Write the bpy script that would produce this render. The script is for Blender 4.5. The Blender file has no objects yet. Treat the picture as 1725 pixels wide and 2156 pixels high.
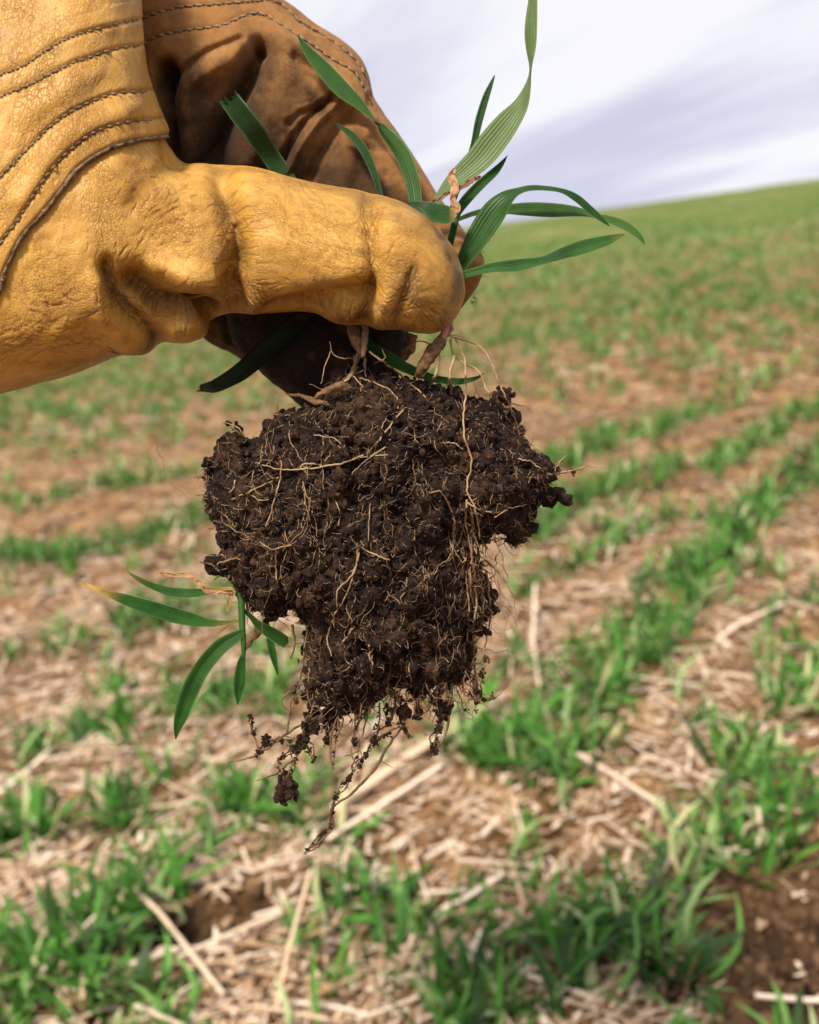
import bpy, math, random
import numpy as np
from mathutils import Vector
random.seed(7); RNG = np.random.default_rng(7)
SC = bpy.context.scene
COL = SC.collection

# ---------------------------------------------------------------- camera
CAM_H = 0.50; PITCH = math.radians(13.0)
cd = bpy.data.cameras.new('camera'); cam = bpy.data.objects.new('camera', cd); COL.objects.link(cam)
cd.sensor_fit = 'HORIZONTAL'; cd.sensor_width = 36.0; cd.lens = 18.0/(862.5/1850.0)
cam.location = (0, 0, CAM_H); cam.rotation_euler = (math.pi/2-PITCH, 0, 0)
cd.clip_start = 0.01; cd.clip_end = 8000
cd.dof.use_dof = True; cd.dof.focus_distance = 0.176; cd.dof.aperture_fstop = 18.0
SC.camera = cam

# ---------------------------------------------------------------- world and sun
SUN_EL, SUN_AZ = math.radians(50), math.radians(215)     # azimuth clockwise from +Y
world = bpy.data.worlds.new('World'); SC.world = world; world.use_nodes = True
wt = world.node_tree; wt.nodes.clear()
def wn(t, **k):
    n = wt.nodes.new(t)
    for a, b in k.items(): setattr(n, a, b)
    return n
out = wn('ShaderNodeOutputWorld'); bg = wn('ShaderNodeBackground'); bg2 = wn('ShaderNodeBackground'); add = wn('ShaderNodeMixShader'); add.inputs[0].default_value = 0.90
sky = wn('ShaderNodeTexSky', sky_type='NISHITA', sun_disc=False, sun_elevation=SUN_EL, sun_rotation=SUN_AZ)
bg.inputs[1].default_value = 0.05
wt.links.new(sky.outputs[0], bg.inputs[0])
tc = wn('ShaderNodeTexCoord'); sep = wn('ShaderNodeSeparateXYZ'); wt.links.new(tc.outputs['Generated'], sep.inputs[0])
mx = wn('ShaderNodeMath', operation='MAXIMUM'); wt.links.new(sep.outputs[2], mx.inputs[0]); mx.inputs[1].default_value = 0.0
ad = wn('ShaderNodeMath', operation='ADD'); wt.links.new(mx.outputs[0], ad.inputs[0]); ad.inputs[1].default_value = 0.16
dx = wn('ShaderNodeMath', operation='DIVIDE'); wt.links.new(sep.outputs[0], dx.inputs[0]); wt.links.new(ad.outputs[0], dx.inputs[1])
dy = wn('ShaderNodeMath', operation='DIVIDE'); wt.links.new(sep.outputs[1], dy.inputs[0]); wt.links.new(ad.outputs[0], dy.inputs[1])
cmb = wn('ShaderNodeCombineXYZ'); wt.links.new(dx.outputs[0], cmb.inputs[0]); wt.links.new(dy.outputs[0], cmb.inputs[1])
mp = wn('ShaderNodeMapping'); mp.inputs['Scale'].default_value = (0.30, 1.3, 1)
mr = wn('ShaderNodeMapping'); mr.inputs['Rotation'].default_value = (0, 0, math.radians(-122))
wt.links.new(cmb.outputs[0], mr.inputs[0]); wt.links.new(mr.outputs[0], mp.inputs[0])
nz = wn('ShaderNodeTexNoise'); nz.inputs['Scale'].default_value = 1.15; nz.inputs['Detail'].default_value = 7; nz.inputs['Roughness'].default_value = 0.56
nz.inputs['Distortion'].default_value = 0.25
wt.links.new(mp.outputs[0], nz.inputs[0])
cr = wn('ShaderNodeValToRGB'); cr.color_ramp.interpolation = 'EASE'
cr.color_ramp.elements[0].position = 0.36; cr.color_ramp.elements[0].color = (0.165, 0.159, 0.200, 1)
cr.color_ramp.elements[1].position = 0.60; cr.color_ramp.elements[1].color = (0.258, 0.252, 0.258, 1)
el1 = wn('ShaderNodeMath', operation='MULTIPLY_ADD', use_clamp=False); wt.links.new(sep.outputs[2], el1.inputs[0]); el1.inputs[1].default_value = 0.9; el1.inputs[2].default_value = -0.165
el2 = wn('ShaderNodeMath', operation='MINIMUM'); wt.links.new(el1.outputs[0], el2.inputs[0]); el2.inputs[1].default_value = 0.10
el3 = wn('ShaderNodeMath', operation='MAXIMUM'); wt.links.new(el2.outputs[0], el3.inputs[0]); el3.inputs[1].default_value = -0.13
el4 = wn('ShaderNodeMath', operation='ADD'); wt.links.new(el3.outputs[0], el4.inputs[0]); wt.links.new(nz.outputs[0], el4.inputs[1])
wt.links.new(el4.outputs[0], cr.inputs[0]); wt.links.new(cr.outputs[0], bg2.inputs[0]); bg2.inputs[1].default_value = 1.0
wt.links.new(bg.outputs[0], add.inputs[1]); wt.links.new(bg2.outputs[0], add.inputs[2]); wt.links.new(add.outputs[0], out.inputs[0])

sd = bpy.data.lights.new('sun', 'SUN'); sd.energy = 1.5; sd.angle = math.radians(11); sd.color = (1.0, 0.92, 0.78)
sun = bpy.data.objects.new('sun', sd); COL.objects.link(sun)
sv = Vector((math.sin(SUN_AZ)*math.cos(SUN_EL), math.cos(SUN_AZ)*math.cos(SUN_EL), math.sin(SUN_EL)))
sun.rotation_euler = sv.to_track_quat('Z', 'Y').to_euler()
vs = SC.view_settings; vs.view_transform = 'Standard'; vs.look = 'None'; vs.gamma = 1.0; vs.exposure = 1.96; vs.use_curve_mapping = False

# ---------------------------------------------------------------- coordinate helper
# hand and plant are drawn in tenths of a millimetre on a plane 18 cm in front of the lens, Z towards the lens
S = 0.18/1850.0
def world_pts(P):
    P = np.asarray(P, float); X, Y, Z = P[..., 0], P[..., 1], P[..., 2]
    k = (1850.0-Z)*S/1850.0
    r = (X-862.5)*k; u = (1078.0-Y)*k; f = (1850.0-Z)*S
    sp, cp = math.sin(PITCH), math.cos(PITCH)
    return np.stack([r, u*sp+f*cp, CAM_H+u*cp-f*sp], -1)

# ---------------------------------------------------------------- mesh helpers
def mesh_from(name, V, F, mat=None, attrs=None, smooth=True):
    me = bpy.data.meshes.new(name)
    V = np.ascontiguousarray(V, np.float32)
    groups = F if isinstance(F, (list, tuple)) else [F]
    groups = [np.asarray(g, np.int32) for g in groups if len(g)]
    loops = np.concatenate([g.ravel() for g in groups]); sizes = np.concatenate([np.full(len(g), g.shape[1], np.int32) for g in groups])
    starts = np.concatenate([[0], np.cumsum(sizes)[:-1]]).astype(np.int32)
    me.vertices.add(len(V)); me.vertices.foreach_set('co', V.ravel())
    me.loops.add(len(loops)); me.loops.foreach_set('vertex_index', loops)
    me.polygons.add(len(sizes)); me.polygons.foreach_set('loop_start', starts)
    try: me.polygons.foreach_set('loop_total', sizes)
    except Exception: pass
    me.polygons.foreach_set('use_smooth', np.full(len(sizes), smooth, bool))
    me.update(calc_edges=True)
    for k, a in (attrs or {}).items():
        a = np.asarray(a, np.float32)
        if a.ndim == 1:
            at = me.attributes.new(k, 'FLOAT', 'POINT'); at.data.foreach_set('value', a)
        else:
            at = me.attributes.new(k, 'FLOAT_VECTOR', 'POINT'); at.data.foreach_set('vector', a.ravel())
    if mat: me.materials.append(mat)
    return me
def link(name, me, parent=None, loc=(0, 0, 0)):
    o = bpy.data.objects.new(name, me); COL.objects.link(o); o.location = loc
    if parent: o.parent = parent
    return o
def part(name, V, F, mat, parent, base, attrs=None, smooth=True, stuff=False, label=None):
    o = link(name, mesh_from(name, np.asarray(V)-np.asarray(base), F, mat, attrs, smooth), parent)
    if stuff: o['kind'] = 'stuff'
    if label: o['label'] = label
    return o
def thing(name, label, cat, loc, group=None):
    o = bpy.data.objects.new(name, None); COL.objects.link(o); o.location = loc; o.empty_display_size = 0.01
    o['label'] = label; o['category'] = cat
    if group: o['group'] = group
    return o
class Acc:
    """collects many small shapes into one mesh"""
    def __init__(s): s.V = []; s.F = []; s.n = 0; s.A = {}
    def add(s, V, F, **a):
        F = np.asarray(F); s.V.append(V); s.F.append(F+s.n); s.n += len(V)
        for k, v in a.items(): s.A.setdefault(k, []).append(np.broadcast_to(np.asarray(v, float), (len(V),)+np.shape(v)[1:] if np.ndim(v) > 1 else (len(V),)))
    def get(s):
        by = {}
        for f in s.F: by.setdefault(f.shape[1], []).append(f)
        return np.concatenate(s.V), [np.concatenate(v) for v in by.values()], {k: np.concatenate(v) for k, v in s.A.items()}
def grid_faces(nu, nv, wrap=False):
    i = np.arange(nu-1)[:, None]; j = np.arange(nv if wrap else nv-1)[None, :]
    j2 = (j+1) % nv
    return np.stack([i*nv+j, i*nv+j2, (i+1)*nv+j2, (i+1)*nv+j], -1).reshape(-1, 4)
def catmull(P, n):
    P = np.asarray(P, float); m = len(P)
    t = np.linspace(0, m-1, n); i = np.clip(t.astype(int), 0, m-2); f = (t-i)[:, None]
    Q = np.vstack([2*P[0]-P[1], P, 2*P[-1]-P[-2]])
    a, b, c, d = Q[i], Q[i+1], Q[i+2], Q[i+3]
    return 0.5*(2*b+(c-a)*f+(2*a-5*b+4*c-d)*f*f+(3*b-a-3*c+d)*f**3)
_T = RNG.random((64, 64, 64)).astype(np.float32)*2-1
def vnoise(P):
    P = np.asarray(P, float); i = np.floor(P).astype(int); f = P-i; f = f*f*(3-2*f); i &= 63; j = (i+1) & 63
    x0, y0, z0 = i[..., 0], i[..., 1], i[..., 2]; x1, y1, z1 = j[..., 0], j[..., 1], j[..., 2]
    fx, fy, fz = f[..., 0], f[..., 1], f[..., 2]
    def L(a, b, t): return a+(b-a)*t
    return L(L(L(_T[x0, y0, z0], _T[x1, y0, z0], fx), L(_T[x0, y1, z0], _T[x1, y1, z0], fx), fy),
             L(L(_T[x0, y0, z1], _T[x1, y0, z1], fx), L(_T[x0, y1, z1], _T[x1, y1, z1], fx), fy), fz)
def fbm(P, oct=4, g=0.5):
    s = 0; a = 1.0; P = np.asarray(P, float)
    for k in range(oct): s = s+a*vnoise(P*2**k+k*17.3); a *= g
    return s
def seg_dist(px, py, poly, closed=False):
    """distance of points to a polyline"""
    P = np.asarray(poly, float); d = np.full(np.shape(px), 1e9)
    Q = np.vstack([P, P[:1]]) if closed else P
    for a, b in zip(Q[:-1], Q[1:]):
        ab = b-a; t = np.clip(((px-a[0])*ab[0]+(py-a[1])*ab[1])/max(ab@ab, 1e-9), 0, 1)
        d = np.minimum(d, np.hypot(px-a[0]-t*ab[0], py-a[1]-t*ab[1]))
    return d
def inside(px, py, poly):
    P = np.asarray(poly, float); r = np.zeros(np.shape(px), bool)
    for a, b in zip(P, np.roll(P, -1, 0)):
        c = (a[1] > py) != (b[1] > py)
        with np.errstate(divide='ignore', invalid='ignore'):
            xx = (b[0]-a[0])*(py-a[1])/(b[1]-a[1])+a[0]
        r ^= c & (px < xx)
    return r

# ---------------------------------------------------------------- material helpers
class NT:
    def __init__(s, name):
        s.m = bpy.data.materials.new(name); s.m.use_nodes = True; s.t = s.m.node_tree; s.t.nodes.clear()
        s.out = s.n('ShaderNodeOutputMaterial'); s.b = s.n('ShaderNodeBsdfPrincipled'); s.l(s.b.outputs[0], s.out.inputs[0])
    def n(s, t, **k):
        x = s.t.nodes.new(t)
        for a, b in k.items(): setattr(x, a, b)
        return x
    def l(s, a, b): s.t.links.new(a, b)
    def v(s, sock, val):
        if hasattr(val, 'is_linked'): s.l(val, sock)
        else: sock.default_value = val
    def attr(s, name, o='Fac'): return s.n('ShaderNodeAttribute', attribute_name=name).outputs[o]
    def math(s, op, a, b=0.0, clamp=False):
        x = s.n('ShaderNodeMath', operation=op, use_clamp=clamp); s.v(x.inputs[0], a); s.v(x.inputs[1], b); return x.outputs[0]
    def mix(s, f, a, b, mode='MIX'):
        x = s.n('ShaderNodeMix', data_type='RGBA', blend_type=mode); s.v(x.inputs[0], f); s.v(x.inputs[6], a); s.v(x.inputs[7], b); return x.outputs[2]
    def ramp(s, f, st):
        x = s.n('ShaderNodeValToRGB'); e = x.color_ramp.elements
        while len(e) < len(st): e.new(0.5)
        for q, (p, c) in zip(e, st): q.position = p; q.color = (*c, 1) if len(c) == 3 else c
        s.l(f, x.inputs[0]); return x.outputs[0]
    def noise(s, co, sc, det=3, rough=0.55, dist=0.0, o=0):
        x = s.n('ShaderNodeTexNoise'); s.l(co, x.inputs['Vector']); x.inputs['Scale'].default_value = sc
        x.inputs['Detail'].default_value = det; x.inputs['Roughness'].default_value = rough; x.inputs['Distortion'].default_value = dist
        return x.outputs[o]
    def voro(s, co, sc, feat='DISTANCE_TO_EDGE', o=0):
        x = s.n('ShaderNodeTexVoronoi', feature=feat); s.l(co, x.inputs['Vector']); x.inputs['Scale'].default_value = sc; return x.outputs[o]
    def mapping(s, co, sc=(1, 1, 1), rot=(0, 0, 0)):
        x = s.n('ShaderNodeMapping'); s.l(co, x.inputs[0]); x.inputs['Scale'].default_value = sc; x.inputs['Rotation'].default_value = rot; return x.outputs[0]
    def bump(s, h, st, dist, nrm=None):
        x = s.n('ShaderNodeBump'); s.l(h, x.inputs['Height']); x.inputs['Strength'].default_value = st; x.inputs['Distance'].default_value = dist
        if nrm: s.l(nrm, x.inputs['Normal'])
        return x.outputs[0]
    def warp(s, co, sc, amt):
        n = s.n('ShaderNodeTexNoise'); s.l(co, n.inputs['Vector']); n.inputs['Scale'].default_value = sc
        sb = s.n('ShaderNodeVectorMath', operation='SUBTRACT'); s.l(n.outputs['Color'], sb.inputs[0]); sb.inputs[1].default_value = (.5, .5, .5)
        m = s.n('ShaderNodeVectorMath', operation='SCALE'); s.l(sb.outputs[0], m.inputs[0]); m.inputs['Scale'].default_value = amt
        a = s.n('ShaderNodeVectorMath', operation='ADD'); s.l(co, a.inputs[0]); s.l(m.outputs[0], a.inputs[1]); return a.outputs[0]

def leather(name, base, light, dark, rough=0.5, grain=1.0, suede=0.0):
    N = NT(name); co = N.attr('co', 'Vector')          # 'co' in millimetres along the leather
    crease = N.attr('crease'); dirt_shade = N.attr('dirt_shade')
    big = N.noise(co, 0.06, 4, .6); med = N.noise(co, 0.35, 4, .6); fine = N.noise(co, 2.4, 3, .6)
    c = N.mix(N.ramp(big, [(.35, (0, 0, 0)), (.65, (1, 1, 1))]), base, light)
    c = N.mix(N.math('MULTIPLY', N.ramp(med, [(.45, (0, 0, 0)), (.75, (1, 1, 1))]), .35), c, dark)
    w = N.warp(co, .22, 2.6)
    v1 = N.voro(N.mapping(w, (.42, .8, .6)), 1.0); v2 = N.voro(N.mapping(w, (1.25, 1.7, 1.4), (0, 0, .5)), 1.0)
    l1 = N.ramp(v1, [(0, (0, 0, 0)), (.07, (1, 1, 1))]); l2 = N.ramp(v2, [(0, (0, 0, 0)), (.14, (1, 1, 1))])
    zone = N.ramp(N.noise(co, .10, 3, .6), [(.38, (.15, .15, .15)), (.62, (1, 1, 1))])
    zc = N.math('MINIMUM', N.math('ADD', zone, N.math('MULTIPLY', crease, .7)), 1.0)
    lines = N.math('ADD', N.math('MULTIPLY', N.math('SUBTRACT', 1.0, l1), .36), N.math('MULTIPLY', N.math('SUBTRACT', 1.0, l2), .44))
    lz = N.math('MULTIPLY', lines, zc)
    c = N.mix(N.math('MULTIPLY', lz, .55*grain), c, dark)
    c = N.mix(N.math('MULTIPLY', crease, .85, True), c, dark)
    pores = N.ramp(N.voro(co, 3.2, 'F1'), [(.05, (1, 1, 1)), (.22, (0, 0, 0))])
    spk = N.math('MULTIPLY', pores, N.ramp(N.noise(co, .5, 2), [(.5, (0, 0, 0)), (.7, (1, 1, 1))]))
    c = N.mix(N.math('MULTIPLY', spk, .3), c, dark)
    if suede:
        nap = N.noise(N.mapping(co, (5, 5, 5)), 1.0, 3, .7)
        c = N.mix(N.math('MULTIPLY', N.ramp(nap, [(.4, (0, 0, 0)), (.65, (1, 1, 1))]), .35*suede), c, light)
    dm = N.math('MULTIPLY', dirt_shade, N.math('ADD', .72, N.math('MULTIPLY', fine, .6)), True)
    c = N.mix(dm, c, (.012, .007, .005, 1))  # near-black for grime and for shade painted into the leather
    N.l(c, N.b.inputs['Base Color'])
    N.b.inputs['Roughness'].default_value = rough
    N.b.inputs['Specular IOR Level'].default_value = 0.35 if not suede else .12
    if suede: N.b.inputs['Sheen Weight'].default_value = .04
    h = N.math('SUBTRACT', N.math('MULTIPLY', fine, .18), N.math('MULTIPLY', lz, 1.0))
    N.l(N.bump(h, .75*grain, .0003), N.b.inputs['Normal'])
    return N.m
M = {}
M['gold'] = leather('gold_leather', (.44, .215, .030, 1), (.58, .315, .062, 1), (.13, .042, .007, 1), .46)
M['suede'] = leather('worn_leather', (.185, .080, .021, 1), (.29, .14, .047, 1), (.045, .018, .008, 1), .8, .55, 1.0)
M['cut'] = leather('cut_leather_edge', (.20, .13, .08, 1), (.30, .2, .12, 1), (.05, .03, .02, 1), .9, .5, 1.0)

def simple(name, c1, c2, sc, rough=.7, bump=.4, bd=.0003, attr=None):
    N = NT(name); tcx = N.n('ShaderNodeTexCoord').outputs['Object']
    n = N.noise(tcx, sc, 4, .6)
    c = N.mix(N.ramp(n, [(.35, (0, 0, 0)), (.65, (1, 1, 1))]), (*c1, 1), (*c2, 1))
    if attr: c = N.mix(N.attr('tone'), c, (*attr, 1))
    N.l(c, N.b.inputs['Base Color']); N.b.inputs['Roughness'].default_value = rough; N.b.inputs['Specular IOR Level'].default_value = .25
    N.l(N.bump(n, bump, bd), N.b.inputs['Normal']); return N.m
M['thread'] = simple('thread', (.17, .11, .065), (.32, .23, .15), 3000, .9, attr=(.06, .035, .02))
M['soil'] = simple('dark_soil', (.003, .0014, .0009), (.020, .009, .0046), 900, .95, 1.0, .0008, attr=(.078, .036, .019))
M['root'] = simple('root_fibre', (.24, .14, .065), (.44, .30, .17), 500, .75, attr=(.07, .03, .016))
M['husk'] = simple('seed_husk', (.075, .034, .014), (.20, .11, .048), 900, .6)
M['pinknode'] = simple('pink_node', (.36, .07, .11), (.42, .22, .15), 900, .6)
M['dryleaf'] = simple('dry_leaf', (.26, .115, .045), (.42, .24, .12), 500, .7, attr=(.10, .04, .025))

def leaf_mat(name, c1, c2, under, vein=1.0):
    N = NT(name); uv = N.attr('leaf_uv', 'Vector'); sp = N.n('ShaderNodeSeparateXYZ'); N.l(uv, sp.inputs[0])
    u, v = sp.outputs[0], sp.outputs[1]
    tcx = N.n('ShaderNodeTexCoord').outputs['Object']
    st = N.math('SINE', N.math('ADD', N.math('MULTIPLY', u, 50.0), N.math('MULTIPLY', N.noise(tcx, 120, 2), 5.0))); st = N.math('POWER', N.math('ADD', N.math('MULTIPLY', st, .5), .5), 2.5)
    n = N.noise(N.mapping(tcx, (1, 1, 1)), 300, 4, .6)
    c = N.mix(N.ramp(n, [(.35, (0, 0, 0)), (.7, (1, 1, 1))]), (*c1, 1), (*c2, 1))
    c = N.mix(N.ramp(N.noise(tcx, 55, 3, .6), [(.42, (0, 0, 0)), (.68, (.6, .6, .6))]), c, (.055, .18, .012, 1)); c = N.mix(N.math('MULTIPLY', st, .14*vein), c, (*under, 1))
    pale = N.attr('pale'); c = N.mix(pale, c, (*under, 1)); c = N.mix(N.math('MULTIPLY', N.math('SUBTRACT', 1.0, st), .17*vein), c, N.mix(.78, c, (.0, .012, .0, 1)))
    dry = N.attr('dry'); nn = N.noise(tcx, 900, 3, .6)
    d2 = N.math('MULTIPLY', dry, N.math('ADD', .15, N.math('MULTIPLY', nn, 1.6)), True)
    c = N.mix(d2, c, (.72, .46, .10, 1))
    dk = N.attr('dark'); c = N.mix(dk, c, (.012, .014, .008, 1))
    N.l(c, N.b.inputs['Base Color']); N.b.inputs['Roughness'].default_value = .40; N.b.inputs['Specular IOR Level'].default_value = .30
    N.l(N.bump(st, .55*vein, .0002), N.b.inputs['Normal'])
    tr = N.n('ShaderNodeBsdfTranslucent'); N.l(c, tr.inputs[0]); ms = N.n('ShaderNodeMixShader'); ms.inputs[0].default_value = .32
    N.l(N.b.outputs[0], ms.inputs[1]); N.l(tr.outputs[0], ms.inputs[2]); N.l(ms.outputs[0], N.out.inputs[0]); return N.m
M['leaf'] = leaf_mat('wheat_leaf', (.005, .058, .003), (.015, .110, .006), (.19, .26, .085))

# ================================================================ GROUND
GA, GB = 0.131, 0.0875           # the hillside climbs to the right and away
def rowcoord(x, y):
    xs = 2.2*np.tanh((x)/2.2); ys = 3.5*np.tanh(y/3.5)
    return .826*xs+.2555*xs*xs-.256*xs*ys-.50*ys-.085*ys*ys
ROW = 0.185
def rowmask(x, y, w=.038):
    q = rowcoord(x, y); wob = .018*vnoise(np.stack([x*3, y*3, x*0], -1))
    d = (((q+wob+.035)/ROW+.5) % 1.0-.5)*ROW
    return np.exp(-(d/w)**2)
CELL = .02
BANDS = [([(980, 2150), (1100, 2100), (1250, 2015), (1380, 1930), (1480, 1800), (1540, 1680), (1580, 1560), (1640, 1440), (1725, 1340), (1860, 1210)], .033, .85),
 ([(1240, 1960), (1400, 2000), (1500, 2090), (1600, 2180)], .030, .8), ([(1640, 1900), (1700, 1700), (1790, 1560)], .02, .5),
 ([(1060, 1600), (1160, 1555), (1250, 1470), (1330, 1380), (1420, 1260), (1500, 1170), (1600, 1080), (1725, 980), (1900, 860)], .040, .95),
 ([(480, 1700), (600, 1715), (710, 1760)], .020, .9), ([(700, 1890), (860, 1930), (960, 1890)], .016, .6), ([(1080, 1790), (1150, 1700)], .012, .4),
 ([(-60, 1790), (120, 1740), (250, 1740), (340, 1660)], .030, .8), ([(-60, 1620), (150, 1570), (330, 1500), (500, 1480), (640, 1400)], .030, .75),
 ([(-80, 2100), (0, 2080), (150, 2040), (290, 2080)], .045, 1.0), ([(330, 1840), (360, 1940)], .012, .6),
 ([(-60, 1400), (150, 1370), (300, 1320), (430, 1270)], .035, .7), ([(-60, 1190), (200, 1170), (440, 1090)], .045, .9), ([(-60, 1070), (200, 1040), (420, 1000)], .05, .7),
 ([(1120, 1260), (1230, 1200), (1330, 1140)], .03, .5), ([(1120, 1130), (1300, 1020), (1500, 985), (1650, 890), (1800, 800)], .045, .9), ([(1150, 1000), (1300, 930), (1500, 860), (1725, 760)], .06, .7)]
def gpix(px, py):
    """ground point (x, y) that stands at a given place of the photograph"""
    dx_, dy_ = (px-862.5)/1850.0, (1078.0-py)/1850.0
    d = Vector((dx_, math.cos(PITCH)+dy_*math.sin(PITCH), -math.sin(PITCH)+dy_*math.cos(PITCH)))
    t = CAM_H/(GA*d.x+GB*d.y-d.z); return t*d.x, t*d.y
_bands = [(np.array([gpix(*q) for q in P]), w, a) for P, w, a in BANDS]
def cropmask(x, y):
    """how much wheat grows at a point: sown rows near by, the general row pattern farther off"""
    x = np.asarray(x, float); y = np.asarray(y, float); r = np.hypot(x, y); m = np.zeros(x.shape)
    wob = 1+.35*vnoise(np.stack([x*14, y*14, 0*x], -1))
    for P, w, a in _bands:
        d = seg_dist(x, y, P); m = np.maximum(m, a*np.exp(-(d/(w*wob))**2))
    k = np.clip((r-2.4)/1.2, 0, 1); return m*(1-k)+k*rowmask(x, y, .05)*.9
def ground_z(x, y, fine=True):
    x = np.asarray(x, float); y = np.asarray(y, float); r = np.hypot(x, y)
    z = GA*x+GB*y
    z = z-np.where(r > 50, (r-50)**2/1400.0/(1+(r-50)/260.0), 0)
    P = np.stack([x, y, 0*x], -1)
    und = np.clip((r-1.5)/6, 0, 1)
    z = z+und*(.035*vnoise(P*.35+9)+.02*vnoise(P*.9+3))+.25*np.clip((r-15)/30, 0, 1)*vnoise(P*.05+40)
    if fine:
        near = np.clip(1.6-r/5, .0, 1)
        z = z+near*(.010*vnoise(P*7)+.007*vnoise(P*21+4)+.0045*np.abs(vnoise(P*47+8))+.003*vnoise(P*100))
        pass
    # a dark furrow hole near the bottom left, and loose dark soil bottom right
    z = z-.05*np.exp(-(((x+.159)/.046)**2+((y-.590-.25*(x+.159))/.021)**2)**1.5)
    return z
def axis(lo, hi, c0, c1, d, g, far):
    core = np.arange(c0, c1, d); s = d; up = [core[-1]]
    while up[-1] < far: s *= g; up.append(up[-1]+s)
    s = d; dn = [c0]
    while dn[-1] > -far: s *= g; dn.append(dn[-1]-s)
    return np.concatenate([dn[:0:-1], core, up[1:]])
ax = axis(0, 0, -.65, 1.05, .0085, 1.085, 2500); ay = axis(0, 0,   .28, 1.75, .0085, 1.085, 2500)
gx, gy = np.meshgrid(ax, ay, indexing='ij')
gz = ground_z(gx, gy)
V = np.stack([gx, gy, gz], -1).reshape(-1, 3)

N = NT('field_soil'); tcx = N.n('ShaderNodeTexCoord').outputs['Object']
fg = N.attr('green'); fd = N.attr('far')
soil = N.ramp(N.noise(tcx, 22, 6, .65), [(.32, (.025, .011, .005)), (.45, (.14, .070, .030)), (.57, (.31, .18, .088)), (.72, (.52, .34, .20))])
soil = N.mix(N.math('MULTIPLY', N.ramp(N.noise(tcx, 3.0, 4, .6), [(.45, (0, 0, 0)), (.65, (1, 1, 1))]), .35), soil, (.30, .17, .085, 1))
farc = N.ramp(N.noise(N.mapping(tcx, (1, 1, 1)), .5, 6, .62), [(.35, (.075, .115, .022)), (.56, (.135, .16, .042)), (.72, (.25, .20, .10))])
pat = N.ramp(N.noise(tcx, 5, 5, .6), [(.35, (.06, .11, .02)), (.62, (.17, .18, .06))])
soil = N.mix(N.math('MULTIPLY', N.attr('wet'), .95), soil, (.013, .0075, .005, 1)); c = N.mix(fg, soil, pat); c = N.mix(fd, c, farc)
N.l(c, N.b.inputs['Base Color']); N.b.inputs['Roughness'].default_value = .95; N.b.inputs['Specular IOR Level'].default_value = .1
hb = N.math('ADD', N.noise(tcx, 60, 6, .7), N.math('MULTIPLY', N.voro(tcx, 130, 'F1'), .6))
N.l(N.bump(hb, 1.0, .006), N.b.inputs['Normal'])
rr = np.hypot(gx, gy)
green = (cropmask(gx, gy)*np.clip(.35+.9*fbm(np.stack([gx*2.2, gy*2.2, gx*0], -1), 3), 0, 1)*np.clip((rr-.8)/2.5, 0, .8)).ravel()
far = np.clip((rr-3)/9, 0, 1).ravel()
hx, hy = gpix(1680, 2030)
wet = (.75+.7*np.clip(fbm(np.stack([gx*28, gy*28, 0*gx], -1), 3)+.3, 0, 1)).ravel()*np.clip(1.2*np.exp(-(((gx+.159)/.060)**2+((gy-.590-.25*(gx+.159))/.030)**2)**1.5)+np.exp(-(((gx-hx)/.07)**2+((gy-hy)/.09)**2)), 0, 1).ravel()
me = mesh_from('field', V, grid_faces(len(ax), len(ay)), N.m, {'green': green, 'far': far, 'wet': wet})
# grid order makes normals point down: flip
me.flip_normals()
g = link('ground', me); g['kind'] = 'structure'
print('ground', len(V))

# ---------------------------------------------------------------- field plants and straw
def cover_mat(name, stops, rough=.55, trans=.25, spec=.3):
    N = NT(name); t = N.attr('tone'); sh = N.attr('len')
    tcx = N.n('ShaderNodeTexCoord').outputs['Object']
    c = N.ramp(t, stops)
    c = N.mix(N.math('MULTIPLY', N.noise(tcx, 180, 3), .20), c, N.mix(.55, c, (.4, .35, .2, 1)))
    N.l(c, N.b.inputs['Base Color']); N.b.inputs['Roughness'].default_value = rough; N.b.inputs['Specular IOR Level'].default_value = spec
    tr = N.n('ShaderNodeBsdfTranslucent'); N.l(c, tr.inputs[0]); ms = N.n('ShaderNodeMixShader'); ms.inputs[0].default_value = trans
    N.l(N.b.outputs[0], ms.inputs[1]); N.l(tr.outputs[0], ms.inputs[2]); N.l(ms.outputs[0], N.out.inputs[0]); return N.m
M['crop'] = cover_mat('field_crop', [(0, (.007, .050, .003)), (.35, (.028, .155, .008)), (.62, (.085, .29, .028)), (.82, (.34, .43, .19)), (1, (.56, .54, .28))])
M['straw'] = cover_mat('field_straw', [(0, (.15, .075, .035)), (.30, (.42, .26, .15)), (.62, (.68, .49, .34)), (1, (.90, .74, .60))], .6, .1, .3)
M['weed'] = cover_mat('weed_leaf', [(0, (.16, .30, .10)), (1, (.50, .60, .36))])

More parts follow.
